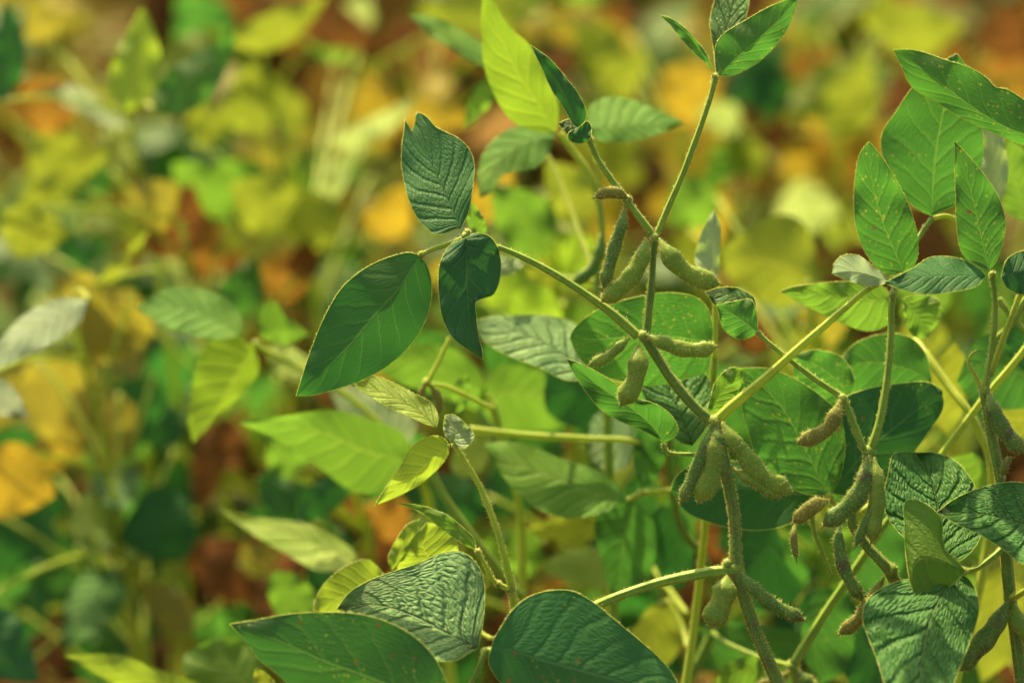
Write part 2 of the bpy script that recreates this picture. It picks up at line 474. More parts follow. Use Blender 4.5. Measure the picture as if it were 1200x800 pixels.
def pod(parent, pts, d, w, mat='pod', seeds=2, hair=1.0, name='pod', n=34, hlen=0.0017, amp=0.1, plant_obj=None):
    """hairy bean pod: flattened sweep with a bulge per seed, stalk at the start and beak at the end"""
    mb = MB()
    C = pxpath(pts, d, n)
    u = np.linspace(0, 1, n)
    prof = np.clip(np.minimum(1, (u / 0.3)) ** 0.75, 0.0, 1) * np.clip((1 - u) / 0.13, 0, 1) ** 0.55
    bulge = 1 + amp * np.cos(2 * np.pi * seeds * (u - 0.5 / seeds - 0.03))
    R = w * KPX * d / 2 * (prof * bulge) * 0.86 / (1 + 0.6 * amp)
    R = np.maximum(R, 0.00045)
    T, A, B = frames(C)
    sides = 18
    th = np.linspace(0, 2 * np.pi, sides, endpoint=False)
    rr = 1 + 0.05 * np.exp(-((np.abs(np.sin(th)) - 1) ** 2) / 0.002)        # suture ridges
    ring = (np.cos(th) * rr)[None, :, None] * A[:, None] * 0.62 + (np.sin(th) * rr)[None, :, None] * B[:, None]
    V = C[:, None] + ring * R[:, None, None]
    F = [(i * sides + j, i * sides + (j + 1) % sides, (i + 1) * sides + (j + 1) % sides, (i + 1) * sides + j) for i in range(n - 1) for j in range(sides)]
    F += [tuple(range(sides))[::-1], tuple((n - 1) * sides + j for j in range(sides))]
    uv = np.stack(np.meshgrid(u, np.linspace(0, 1, sides), indexing='ij'), -1)
    mb.add(V.reshape(-1, 3), F, mat, uv)
    # beak
    tip = C[-1]; tv = T[-1]
    tube(mb, [tip - tv * 0.0006, tip + tv * 0.001, tip + tv * 0.0022 + A[-1] * 0.0004], [0.0005, 0.00035, 0.00012], 'drypod', 5)
    L = np.sum(np.linalg.norm(np.diff(C, axis=0), axis=1))
    k = int(hair * L * 100 * w * 7)
    ii = np.clip((nr.rand(k) * (n - 1)).astype(int), 0, n - 2); a = nr.rand(k) * 2 * np.pi
    d3 = np.cos(a)[:, None] * A[ii] * 0.68 + np.sin(a)[:, None] * B[ii]
    f = nr.rand(k)[:, None]
    P = C[ii] * (1 - f) + C[ii + 1] * f + d3 * (R[ii] * (1 - f[:, 0]) + R[ii + 1] * f[:, 0])[:, None] * 0.98
    nn = np.cos(a)[:, None] * A[ii] + np.sin(a)[:, None] * B[ii] * 0.68
    nn /= np.linalg.norm(nn, axis=1, keepdims=True)
    hairs(mb, P, nn + 0.35 * T[ii], hlen)
    return part(name, mb, parent, plant_obj)


def grid_leaf(mb, rows, mat, edge=None, midr=None, top=True, hair=0, view=None):
    """rows: (nu+1, nv2+1, 3) world points; columns run edge A -> midrib -> edge B"""
    nu, nv = rows.shape[0] - 1, rows.shape[1] - 1
    uv = np.stack(np.meshgrid(np.linspace(0, 1, nu + 1), np.linspace(0, 1, nv + 1), indexing='ij'), -1)
    F = [(i * (nv + 1) + j, i * (nv + 1) + j + 1, (i + 1) * (nv + 1) + j + 1, (i + 1) * (nv + 1) + j) for i in range(nu) for j in range(nv)]
    c = nu // 2
    nrm = np.cross(rows[c, nv // 2 + 1] - rows[c, nv // 2 - 1], rows[c + 1, nv // 2] - rows[c - 1, nv // 2])
    tocam = (CAM - rows[c, nv // 2]) if view is None else np.asarray(view)
    if (nrm @ tocam > 0) != top:
        F = [f[::-1] for f in F]
    mb.add(rows.reshape(-1, 3), F, mat, uv)
    sgn = np.sign(nrm @ tocam) or 1
    if midr:
        C = rows[:, nv // 2]
        tube(mb, C, np.linspace(midr, midr * 0.25, nu + 1), 'vein', 5, cap=False)
    if edge:
        for j in (0, nv):
            tube(mb, rows[:, j], edge, 'margin', 5, cap=False)  # thin added tube, its pale colour stands for the backlit rim
            if hair:
                E = rows[:, j]; O = E - rows[:, nv // 2]
                O = O / np.maximum(np.linalg.norm(O, axis=1, keepdims=True), 1e-6)
                L = np.sum(np.linalg.norm(np.diff(E, axis=0), axis=1)); k = int(hair * L * 100)
                ii = nr.randint(0, nu, k); f = nr.rand(k)[:, None]
                hairs(mb, E[ii] * (1 - f) + E[ii + 1] * f, O[ii], 0.0007, w=0.00009)


def leaflet(parent, plant_obj, mid, a, b, d, mat, ty=0.3, tx=0.0, fold=0.15, curl=0.0, ruff=0.0012, top=True, edge=0.00013, nu=44, nv=13,
            hair=24, name='leaflet', label=None, eb=0.0):
    """leaf traced by midrib and both margins in photo pixels (base to tip), given its own depth and tilt:
    ty > 0 leans its upper part away, tx > 0 its right part away, fold > 0 pushes the margins away, curl bends the tip away"""
    mid = [np.array(p, float) for p in mid]
    base, tip = mid[0], mid[-1]
    M = spline(mid, nu + 1)
    A = spline([base] + [np.array(p, float) for p in a] + [tip], nu + 1)
    B = spline([base] + [np.array(p, float) for p in b] + [tip], nu + 1)
    k = KPX * d
    sv = np.linspace(0, 1, nv + 1)
    ph, ph2 = nr.rand(2) * 6.28
    u = np.linspace(0, 1, nu + 1)[:, None]
    L = np.linalg.norm(tip - base) * k
    rows = []
    for E, sg in ((A, -1), (B, 1)):
        P = M[:, None] + (E - M)[:, None] * sv[None, :, None]
        dist = np.linalg.norm(E - M, axis=1)[:, None] * k * sv[None]
        dz = ty * (base[1] - P[..., 1]) * k + tx * (P[..., 0] - base[0]) * k + fold * dist + curl * L * u**2
        dz = dz + ruff * np.sin(u * 13 + ph + sg) * sv[None] ** 1.5 + ruff * 0.7 * np.sin(u * 23 + ph2 * sg) * sv[None] ** 2
        dz = dz + eb * dist * sv[None] ** 2
        w = at(P[..., 0], P[..., 1], d + dz)
        rows.append(w[:, ::-1] if sg < 0 else w[:, 1:])
    R = np.concatenate(rows, 1)
    mb = MB()
    grid_leaf(mb, R, mat, edge, None, top, hair)
    o = part(name, mb, parent, plant_obj)
    if label:
        o['label'] = label
    return o


def auto_sides(base, tip, w, skew=0.0, n=7, bend=0.0):
    """margins of a typical pointed oval leaflet between two pixels"""
    base = np.array(base, float); tip = np.array(tip, float)
    D = tip - base; Lp = np.linalg.norm(D); D /= Lp; Nn = np.array([-D[1], D[0]])
    us = np.linspace(0, 1, n + 2)[1:-1]
    prof = lambda u: (np.sin(np.pi * u**0.75) ** 0.85) * (1 - 0.12 * u)
    mid = [tuple(base)] + [tuple(base + D * Lp * u + Nn * bend * Lp * math.sin(math.pi * u)) for u in (0.25, 0.5, 0.75)] + [tuple(tip)]
    cen = lambda u: base + D * Lp * u + Nn * bend * Lp * math.sin(math.pi * u)
    a = [tuple(cen(u) - Nn * w / 2 * (1 + skew) * prof(u)) for u in us]
    b = [tuple(cen(u) + Nn * w / 2 * (1 - skew) * prof(u)) for u in us]
    return mid, a, b


def blade(parent, plant_obj, base, tip, w, d, mat, skew=0.0, bend=0.0, **kw):
    kw = dict(dict(nu=22, nv=6, edge=None, hair=0, fold=0.2, ruff=0.003), **kw)
    mid, a, b = auto_sides(base, tip, w, skew, bend=bend)
    return leaflet(parent, plant_obj, mid, a, b, d, mat, **kw)


def leaf(plant_obj, pts, d, w0, w1, mat='stem', hair=45, name='leaf', knots=(), ground=False):
    """a compound leaf: its stalk is the part, leaflets become its sub-parts"""
    mb = MB()
    stem_px(mb, pts, d, w0, w1, mat, hair)
    for (x, y, dz, r) in knots:
        knot(mb, x, y, d + dz, r, mat, 120 if hair else 0)
    return part(name, mb, plant_obj)
# ================================================================== plants in focus
def gbase(px, py, d, dx=0.0, dy=0.02):
    p = at(px, py, d)
    return (float(p[0]) + dx, float(p[1]) + dy, 0.0)


# ---- plant A : the central plant with most of the pods
D = 1.25
gA = gbase(918, 810, D, 0.05)
A = plant(gA, 'tall green soybean plant in the centre with forked main stem and clusters of hairy pods')
mb = MB()
stem_px(mb, [(767, 277), (765, 300), (763, 335), (757, 392)], D, 8.5, 10.5, 'darkstem', 70)
stem_px(mb, [(754, 392), (770, 418), (785, 441), (812, 474), (836, 495)], D, 12, 13.5, 'darkstem', 80)
stem_px(mb, [(838, 492), (849, 545), (860, 602), (864, 667), (876, 712), (895, 762), (918, 812)], D, 13.5, 16, 'darkstem', 70, ground=gA[:2])
for x, y, r in ((767, 278, 6), (755, 394, 9), (836, 494, 9.5), (862, 667, 10), (852, 660, 6)):
    knot(mb, x, y, D - 0.001, r, 'stem', 260)
part('stem', mb, A)
# leaf at the upper left, three leaflets
lf = leaf(A, [(748, 394), (720, 369), (690, 347), (650, 321), (612, 301), (585, 290), (560, 284), (546, 279)], D, 12, 6, knots=[(545, 277, 0, 6), (548, 272, 0, 4)])
mb = MB(); stem_px(mb, [(545, 278), (525, 286), (505, 293), (492, 299)], D, 6, 6, 'ystem', 60); knot(mb, 494, 298, D, 5, 'ystem', 60)
part('leaf_stalklet', mb, lf, A)
leaflet(lf, A, [(540, 268), (525, 235), (512, 207), (500, 182), (481, 157)], [(535, 268), (513, 275), (495, 263), (480, 237), (472, 204), (471, 172), (474, 150), (475, 140)],
        [(549, 248), (554, 220), (555, 188), (546, 170), (533, 160), (511, 149), (500, 137), (489, 132), (486, 145)], D, 'teal', ty=0.5, tx=-0.15, fold=-0.12, curl=0.1, ruff=0.001,
        label='dark green leaflet with a bitten notch at its tip')
leaflet(lf, A, [(492, 299), (470, 335), (447, 360), (412, 402), (377, 437), (347, 464)], [(480, 296), (460, 300), (430, 313), (401, 337), (380, 372), (365, 408), (354, 441)],
        [(501, 313), (506, 337), (500, 372), (480, 405), (452, 430), (422, 446), (390, 457), (365, 463)], D, 'dark', ty=0.06, tx=-0.1, fold=0.22, curl=0.05,
        label='large dark green leaflet hanging to the left')
leaflet(lf, A, [(545, 279), (547, 310), (548, 345), (553, 385), (566, 421)], [(530, 285), (516, 308), (514, 335), (518, 370), (530, 395), (550, 411)],
        [(560, 273), (576, 279), (586, 300), (585, 330), (575, 347), (561, 341), (557, 350), (558, 370), (561, 394), (565, 410)], D - 0.004, 'teal', ty=0.15, tx=0.1, fold=-0.3, eb=0.4, ruff=0.002,
        label='drooping dark green leaflet with one margin curled')
# leaf at the top
lf = leaf(A, [(769, 277), (775, 262), (785, 238), (800, 204), (818, 156), (832, 115), (838, 92)], D, 8, 7, knots=[(838, 90, 0, 4.5)])
leaflet(lf, A, [(840, 88), (862, 70), (886, 49), (912, 25), (935, -3)], [(838, 72), (839, 53), (848, 40), (872, 25), (896, 11), (922, 0)],
        [(856, 89), (877, 80), (896, 67), (917, 43), (929, 20)], D, 'green', ty=-0.02, tx=0.1, fold=0.3)
leaflet(lf, A, [(839, 85), (850, 40), (860, 0), (866, -40)], [(836, 55), (832, 27), (838, 0), (850, -25)], [(862, 55), (873, 24), (878, 0), (876, -25)], D + 0.012, 'rugose', ty=0.85, tx=0.0, fold=-0.2)
leaflet(lf, A, [(836, 84), (820, 60), (802, 36), (774, 18)], [(828, 64), (813, 44), (795, 27), (784, 21)], [(829, 76), (810, 59), (795, 41), (784, 28)], D, 'green', ty=0.03, tx=0.4, fold=-0.6)
# leaf at the upper middle with small folded leaflets
lf = leaf(A, [(764, 274), (752, 258), (735, 235), (715, 208), (699, 183), (690, 163)], D, 10, 6.5, knots=[(735, 234, 0, 7), (691, 163, 0, 4.5)])
leaflet(lf, A, [(678, 150), (668, 125), (650, 92), (622, 53)], [(672, 146), (662, 129), (646, 104), (634, 78)], [(683, 145), (687, 133), (680, 114), (663, 91), (645, 70)], D, 'dark', ty=0.1, tx=-0.2, fold=0.3)
leaflet(lf, A, [(692, 162), (680, 160), (666, 156)], [(693, 150), (688, 142), (679, 149), (670, 153)], [(688, 166), (676, 168), (666, 163)], D - 0.006, 'dark', ty=0.1, fold=0.3, nu=24)
leaflet(lf, A, [(680, 148), (668, 146), (654, 145)], [(675, 141), (667, 140), (660, 142)], [(673, 152), (666, 157), (658, 150)], D + 0.002, 'sheenpale', ty=0.9, fold=-0.2, nu=24)
# long leaf stalk to the right with two leaflets
lf = leaf(A, [(841, 491), (856, 477), (880, 457), (900, 440), (930, 413), (960, 387), (990, 361), (1018, 338), (1040, 328), (1056, 322)], D, 13, 6, knots=[(1042, 329, 0.004, 5)], mat='ystem')
leaflet(lf, A, [(1060, 322), (1055, 310), (1035, 262), (1022, 212), (1018, 166)], [(1040, 322), (1021, 306), (1009, 284), (1002, 258), (1001, 228), (1007, 182)],
        [(1073, 308), (1076, 287), (1072, 262), (1060, 230), (1042, 198), (1029, 178)], D + 0.012, 'spot', ty=-0.07, tx=0.1, fold=0.12,
        label='upright green leaflet with many yellow flecks')
leaflet(lf, A, [(1042, 331), (1022, 323), (1000, 318), (975, 320)], [(1038, 323), (1024, 313), (1005, 299), (986, 300), (978, 308)], [(1020, 336), (1000, 331), (984, 325)], D - 0.006, 'pale', ty=0.5, tx=-0.2, fold=0.3, top=False)
# lower leaf, three large leaflets at the bottom left
DL = 1.215
lf = leaf(A, [(860, 668), (840, 669), (820, 672), (770, 683), (720, 700), (690, 713, -1), (640, 738, -2), (600, 754, -2.6), (569, 764, -3.2)], D, 13, 9, 'stem', 60, knots=[(569, 764, -0.034, 7)])
mb = MB(); stem_px(mb, [(568, 765), (560, 784), (551, 802), (535, 845)], DL, 7, 6, 'stem', 40)
part('leaf_stalklet', mb, lf, A)
leaflet(lf, A, [(530, 850), (490, 822), (447, 800), (380, 775), (320, 748), (269, 731)], [(532, 820), (522, 795), (507, 767), (486, 746), (456, 729), (420, 719), (381, 717), (339, 719), (300, 726)],
        [(500, 855), (440, 850), (380, 830), (345, 808), (324, 788), (300, 769), (284, 746)], DL - 0.02, 'rusty', ty=-0.05, tx=-0.05, fold=0.15, curl=0.05, ruff=0.0008,
        label='broad green leaflet with rust spots at the bottom edge')
leaflet(lf, A, [(560, 759), (520, 740), (487, 723), (450, 710), (417, 708), (395, 713)], [(565, 735), (568, 705), (566, 676), (556, 657), (540, 646), (517, 648), (492, 659), (462, 669), (430, 681), (406, 697)],
        [(552, 763), (535, 773), (514, 774), (486, 765), (452, 744), (418, 724)], DL, 'sheenpale', ty=0.85, tx=0.0, fold=-0.25, curl=-0.05, ruff=0.0015, label='quilted leaflet coloured silvery as in full light')
leaflet(lf, A, [(575, 762), (582, 759), (650, 777), (720, 796), (800, 818)], [(578, 750), (585, 738), (599, 716), (618, 700), (642, 692), (670, 692), (695, 705), (716, 722), (745, 746), (772, 770), (790, 792)],
        [(572, 773), (578, 788), (595, 808), (640, 836), (700, 842), (755, 832)], DL - 0.005, 'rustteal', ty=0.3, tx=0.1, fold=0.12, ruff=0.001, label='broad blue green leaflet at the lower centre')
# pods
for pts, w, mat, seeds in (
    ([(737, 233), (722, 226), (710, 226), (698, 231)], 15, 'drypod', 1),
    ([(732, 241), (729, 262), (722, 283), (714, 312), (707, 337)], 18, 'darkpod', 3),
    ([(757, 278), (753, 300), (744, 318), (732, 333), (705, 353)], 25, 'pod', 3),
    ([(772, 279), (782, 296), (800, 316), (820, 326), (843, 333)], 26, 'pod', 2),
    ([(738, 396), (728, 404), (712, 418), (691, 427)], 14, 'pod', 2),
    ([(749, 403), (748, 425), (743, 448), (728, 474)], 27, 'pod', 2),
    ([(757, 392), (776, 401), (800, 409), (820, 410), (839, 406)], 21, 'pod', 3),
    ([(834, 497), (826, 523), (815, 550), (798, 590)], 17, 'darkpod', 3),
    ([(840, 498), (838, 528), (834, 555), (818, 588)], 28, 'pod', 2),
    ([(846, 494), (856, 512), (870, 530), (892, 556), (928, 577)], 26, 'pod', 3),
    ([(858, 548), (872, 558), (893, 571), (915, 583)], 14, 'pod', 2),
    ([(853, 673), (850, 690), (844, 708), (832, 734)], 33, 'pod', 2),
    ([(866, 670), (884, 690), (905, 708), (942, 726)], 19, 'darkpod', 3),
    ([(836, 497), (842, 515), (848, 540), (847, 560)], 14, 'darkpod', 2),
):
    pod(A, [(p[0], p[1], -0.3 if i else 0) for i, p in enumerate(pts)], D - 0.003, w, mat, seeds)

# ---- plant H : between the forks, just behind plant A
D = 1.29
gH = gbase(840, 700, D, 0.0, 0.09)
H = plant(gH, 'soybean plant standing just behind the central pods with quilted and folded leaves')
mb = MB()
stem_px(mb, [(838, 330, 1), (838, 380, 1), (836, 440, 1), (834, 520, 2), (826, 620, 3), (815, 720, 4), (800, 830, 4)], D, 6, 12, 'ystem', 20, ground=gH[:2])
part('stem', mb, H)
lf = leaf(H, [(836, 450, 1), (838, 425, 1), (835, 402)], D, 6, 5, 'ystem')
leaflet(lf, H, [(834, 402), (790, 396), (740, 396), (700, 398), (668, 396)], [(835, 385), (832, 368), (820, 351), (790, 343), (742, 349), (705, 361), (685, 373), (671, 388)],
        [(828, 434), (800, 445), (760, 452), (727, 446), (702, 438), (678, 418)], D, 'spot', ty=-0.17, tx=-0.1, fold=0.1, label='wide green leaflet behind the pods')
leaflet(lf, H, [(838, 335), (835, 310), (836, 280), (837, 246)], [(815, 308), (818, 285), (824, 268)], [(842, 315), (844, 280), (843, 258)], D + 0.02, 'pale', ty=0.2, fold=0.25, top=False)
leaflet(lf, H, [(812, 522), (800, 490), (778, 450), (752, 412)], [(795, 517), (775, 495), (754, 462), (748, 435)], [(828, 500), (838, 470), (828, 440), (790, 420), (768, 411)], D - 0.01, 'rugose', ty=0.85, fold=-0.15)
lf = leaf(H, [(834, 530, 2), (815, 532, 0), (800, 532), (786, 531), (779, 527), (777, 519)], D - 0.02, 5, 5, 'stem')
leaflet(lf, H, [(778, 518), (765, 500), (740, 478), (702, 452), (664, 420)], [(786, 515), (795, 505), (787, 487), (770, 474), (747, 466), (721, 449), (700, 436), (678, 425)],
        [(770, 513), (757, 506), (735, 497), (705, 480), (685, 456), (672, 436)], D - 0.022, 'green', ty=-0.22, tx=0.05, fold=-0.35, ruff=0.002, label='green leaflet folded lengthwise beside the lowest fork')
leaflet(lf, H, [(826, 490), (838, 470), (853, 450), (870, 432)], [(833, 465), (840, 445), (856, 431)], [(845, 483), (860, 466), (870, 446)], D - 0.024, 'bright', ty=-0.1, fold=0.2)
lf = leaf(H, [(835, 470, 2), (770, 460, 4), (720, 448, 4), (692, 440, 3)], D, 6, 5, 'ystem')
leaflet(lf, H, [(692, 442), (655, 412), (610, 390), (556, 376)], [(690, 415), (680, 385), (655, 372), (610, 369), (575, 371)], [(668, 446), (630, 430), (590, 414), (566, 398)], D + 0.035, 'sheenpale', ty=1.0, fold=0.1, label='pale sunlit leaflet with a silvery sheen in its colour')

# ---- plant B : right of centre
D = 1.255
gB = gbase(1080, 820, D, 0.02, 0.04)
B = plant(gB, 'green soybean plant right of the centre with dark pods hanging from its fork')
mb = MB()
stem_px(mb, [(1018, 530), (1013, 560), (1000, 592), (998, 610), (1014, 637), (1042, 669), (1062, 720, 1), (1076, 780, 2), (1082, 830, 2)], D, 11, 16, 'darkstem', 60, ground=gB[:2])
for x, y, r in ((1018, 529, 9), (1044, 668, 10)):
    knot(mb, x, y, D, r, 'stem', 240)
part('stem', mb, B)
lf = leaf(B, [(1020, 527), (1030, 497), (1036, 468), (1041, 430), (1044, 390), (1046, 350), (1060, 305, 2), (1076, 279, 2.6), (1092, 256, 3)], D, 10, 6, 'stem', 60, knots=[(1046, 346, -0.002, 5)])
mb = MB(); stem_px(mb, [(1093, 256, 3), (1108, 253, 3), (1124, 258, 3)], D, 6, 5, 'ystem', 30); part('leaf_stalklet', mb, lf, B)
leaflet(lf, B, [(1092, 253), (1095, 200), (1102, 150), (1121, 63)], [(1075, 245), (1058, 228), (1043, 200), (1033, 177), (1034, 156), (1050, 131), (1070, 102), (1100, 75)],
        [(1120, 240), (1142, 222), (1151, 190), (1151, 152), (1142, 105), (1131, 76)], D + 0.03, 'green', ty=-0.12, fold=0.1, ruff=0.001, label='broad upright green leaflet behind the flecked one')
leaflet(lf, B, [(1046, 352), (1020, 352), (965, 346), (914, 341)], [(1035, 336), (1000, 330), (960, 332), (930, 336)], [(1042, 378), (1020, 388), (985, 378), (948, 360)], D + 0.045, 'bright', ty=-0.1, fold=0.15)
leaflet(lf, B, [(1058, 350), (1068, 362), (1080, 378), (1086, 396)], [(1060, 372), (1066, 388), (1076, 396)], [(1078, 345), (1100, 352), (1103, 370)], D + 0.05, 'bright', ty=0.0, fold=0.2)
# side branch to the left
lf = leaf(B, [(1012, 526), (1006, 510), (999, 493), (988, 467), (975, 457), (958, 446), (925, 421), (905, 405), (889, 391)], D, 9, 5.5, 'stem', 60, knots=[(987, 467, -0.001, 7), (889, 390, 0, 4)])
leaflet(lf, B, [(888, 389), (872, 378), (858, 368), (840, 357)], [(887, 372), (880, 351), (862, 353)], [(880, 395), (865, 397), (848, 385)], D, 'green', ty=-0.07, fold=0.25, nu=26)
leaflet(lf, B, [(887, 368), (872, 352), (850, 344), (826, 342)], [(884, 350), (866, 338), (845, 337)], [(880, 356), (862, 356), (842, 360)], D + 0.008, 'rugose', ty=0.9, fold=0.1, nu=26)
# big leaf behind the pods
lf = leaf(B, [(1000, 612, 2), (986, 598, 2), (972, 584, 2.4)], D, 8, 6, 'ystem', 50, knots=[(972, 582, 0.022, 6)])
leaflet(lf, B, [(971, 582), (945, 530), (918, 480), (890, 450), (864, 431)], [(940, 577), (912, 562), (888, 540), (878, 508), (868, 470)], [(984, 560), (990, 522), (984, 488), (950, 455), (905, 433)], D + 0.03, 'spot', ty=0.08, tx=0.0, fold=-0.08, label='broad green leaflet catching light on its quilted tip')
leaflet(lf, B, [(968, 582), (930, 578), (870, 572), (786, 574)], [(960, 560), (920, 548), (860, 540), (805, 548), (790, 562)], [(956, 592), (930, 611), (900, 620), (862, 619), (830, 611), (804, 599)], D + 0.04, 'dark', ty=0.35, fold=0.1, label='dark shaded leaflet behind the hanging pods')
leaflet(lf, B, [(975, 578), (1005, 540), (1050, 500), (1104, 457)], [(970, 545), (972, 505), (985, 470), (1015, 456), (1058, 449), (1088, 448)], [(1010, 582), (1045, 560), (1072, 528), (1092, 500), (1105, 478)], D + 0.035, 'rustteal', ty=0.0, fold=0.1, label='dark green leaflet behind the fork')
lf = leaf(B, [(1010, 600, 4), (1050, 560, 6), (1080, 500, 6), (1092, 448, 6)], D, 7, 5, 'ystem', 20)
leaflet(lf, B, [(1092, 446), (1060, 432), (1020, 425), (976, 432)], [(1085, 415), (1068, 396), (1040, 391), (1003, 402)], [(1070, 462), (1030, 466), (995, 460)], D + 0.06, 'green', ty=-0.07, fold=0.15)
leaflet(lf, B, [(1000, 470), (985, 450), (960, 430), (930, 416)], [(1000, 440), (985, 418), (955, 410)], [(980, 475), (950, 470), (932, 445)], D + 0.05, 'spot', ty=-0.17, fold=0.15)
for pts, w, mat, seeds in (
    ([(985, 468), (979, 487), (968, 504), (935, 519)], 21, 'drypod', 2),
    ([(1019, 533), (1013, 563), (1000, 587), (965, 616)], 25, 'darkpod', 3),
    ([(1024, 535), (1028, 562), (1028, 592), (1021, 634)], 21, 'pod', 3),
    ([(984, 612), (983, 637), (990, 668), (1011, 704)], 18, 'darkpod', 3),
    ([(1036, 676), (1022, 703), (1005, 726), (984, 742)], 19, 'drypod', 3),
    ([(1030, 560), (1020, 600), (1010, 622), (1002, 640)], 13, 'darkpod', 2),
    ([(972, 586), (955, 592), (944, 600), (930, 612)], 20, 'drypod', 1),
    ([(932, 612), (930, 628), (931, 640), (933, 654)], 9, 'drypod', 1),
):
    pod(B, [(p[0], p[1], -0.4 if i else 0) for i, p in enumerate(pts)], D - 0.003, w, mat, seeds)
mb = MB(); stem_px(mb, [(950, 600), (955, 625), (965, 650), (975, 676)], D + 0.03, 7, 4, 'stem', 30)
part('dry_twig', mb, B)

# ---- plant C : right margin
D = 1.25
gC = gbase(1200, 820, D, 0.02, 0.05)
Cp = plant(gC, 'green soybean plant at the right edge with large quilted leaves')
mb = MB()
stem_px(mb, [(1153, 458), (1162, 510), (1172, 562), (1178, 640), (1184, 700), (1191, 750), (1200, 815)], D, 11, 16, 'darkstem', 60, ground=gC[:2])
stem_px(mb, [(1152, 458), (1142, 438), (1135, 424), (1139, 415), (1146, 410)], D, 7, 3, 'ystem', 60)
for x, y, r in ((1154, 458, 8), (1184, 700, 10)):
    knot(mb, x, y, D, r, 'stem', 240)
part('stem', mb, Cp)
lf = leaf(Cp, [(1155, 456), (1159, 430), (1162, 408), (1166, 370), (1165, 340), (1162, 322)], D, 8.5, 6.5, 'stem', 65, knots=[(1163, 322, 0, 5)])
leaflet(lf, Cp, [(1159, 317), (1148, 270), (1138, 225), (1119, 166)], [(1145, 311), (1128, 297), (1121, 262), (1120, 225), (1119, 195)], [(1166, 308), (1175, 285), (1178, 258), (1170, 231), (1154, 206), (1136, 184)], D - 0.01, 'spot', ty=-0.07, fold=0.18)
leaflet(lf, Cp, [(1155, 323), (1120, 323), (1080, 324), (1036, 331)], [(1150, 317), (1127, 304), (1092, 301), (1068, 315)], [(1145, 335), (1116, 342), (1087, 345), (1058, 340)], D - 0.02, 'teal', ty=1.0, tx=0.1, fold=0.2, label='flat dark leaflet with a bright glint')
leaflet(lf, Cp, [(1173, 324), (1195, 318), (1236, 314)], [(1181, 303), (1200, 294), (1220, 298)], [(1181, 338), (1200, 345), (1222, 335)], D - 0.01, 'teal', ty=0.3, fold=0.15)
lf = leaf(Cp, [(1160, 440), (1185, 372, -0.5), (1212, 300, -1), (1236, 220, -1.5), (1240, 168, -2)], D, 8, 6, 'ystem', 30)
leaflet(lf, Cp, [(1238, 166), (1190, 155), (1160, 140), (1126, 117), (1090, 88), (1047, 58)], [(1225, 135), (1200, 117), (1180, 105), (1166, 102), (1158, 93), (1138, 80), (1110, 71), (1072, 59)],
        [(1225, 176), (1200, 171), (1160, 154), (1130, 140), (1094, 118), (1069, 102), (1056, 78)], D - 0.012, 'spot', ty=-0.02, tx=-0.05, fold=0.28, ruff=0.0015, label='long green leaflet lying across the top right')
leaflet(lf, Cp, [(1172, 240), (1168, 200), (1162, 170), (1156, 120)], [(1152, 222), (1150, 190), (1150, 150)], [(1180, 215), (1180, 180), (1172, 150)], D + 0.05, 'pale', ty=0.2, fold=0.15, top=False)
lf = leaf(Cp, [(1178, 640, 0), (1160, 655, -0.6), (1144, 666, -1.2), (1131, 669, -1.6)], D, 8, 6, 'stem', 60, knots=[(1130, 669, -0.017, 5)])
leaflet(lf, Cp, [(1112, 660), (1106, 640), (1100, 597), (1090, 560), (1075, 530)], [(1082, 645), (1058, 628), (1040, 605), (1036, 582), (1041, 556), (1047, 532), (1060, 529)],
        [(1128, 655), (1146, 635), (1152, 605), (1143, 571), (1121, 541), (1095, 530)], D - 0.01, 'rugose', ty=0.85, tx=-0.1, fold=-0.15, ruff=0.0018, label='quilted leaflet half in shade')
leaflet(lf, Cp, [(1132, 669), (1105, 658), (1078, 655), (1068, 672), (1085, 718)], [(1118, 653), (1104, 640), (1103, 608), (1081, 588), (1062, 586), (1060, 620), (1062, 655), (1070, 693)],
        [(1120, 681), (1106, 693), (1096, 708)], D - 0.026, 'bright', ty=0.3, tx=-0.15, fold=0.25, label='light green leaflet folded over on itself')
leaflet(lf, Cp, [(1118, 672), (1105, 695), (1092, 720), (1080, 775), (1072, 860)], [(1090, 676), (1060, 679), (1034, 688), (1015, 705), (1011, 725), (1019, 750), (1029, 775), (1037, 802), (1050, 835)],
        [(1131, 675), (1142, 688), (1147, 712), (1137, 750), (1125, 780), (1116, 805), (1097, 838)], D - 0.018, 'rugose', ty=0.85, tx=0.1, fold=0.15, ruff=0.0018, label='heavily quilted leaflet pointing down')
lf = leaf(Cp, [(1184, 700), (1196, 695, -1), (1215, 680, -1.5), (1245, 625, -2)], D, 9, 6, 'ystem', 60)
leaflet(lf, Cp, [(1245, 624), (1200, 614), (1150, 602), (1099, 599)], [(1235, 590), (1200, 566), (1162, 568), (1121, 583)], [(1240, 655), (1200, 661), (1175, 643), (1150, 627), (1118, 612)], D - 0.022, 'rugose', ty=0.85, fold=-0.15, ruff=0.0018, label='quilted leaflet entering from the right edge')
for pts, w, mat, seeds in (
    ([(1158, 459), (1165, 482), (1176, 503), (1199, 530)], 23, 'darkpod', 3),
    ([(1179, 704), (1171, 725), (1152, 752), (1120, 785)], 28, 'darkpod', 3),
    ([(1173, 560), (1178, 548), (1180, 540), (1186, 537)], 9, 'drypod', 1),
    ([(1188, 705), (1194, 730), (1206, 745), (1220, 770)], 24, 'pod', 2),
):
    pod(Cp, [(p[0], p[1], -0.3 if i else 0) for i, p in enumerate(pts)], D - 0.003, w, mat, seeds)

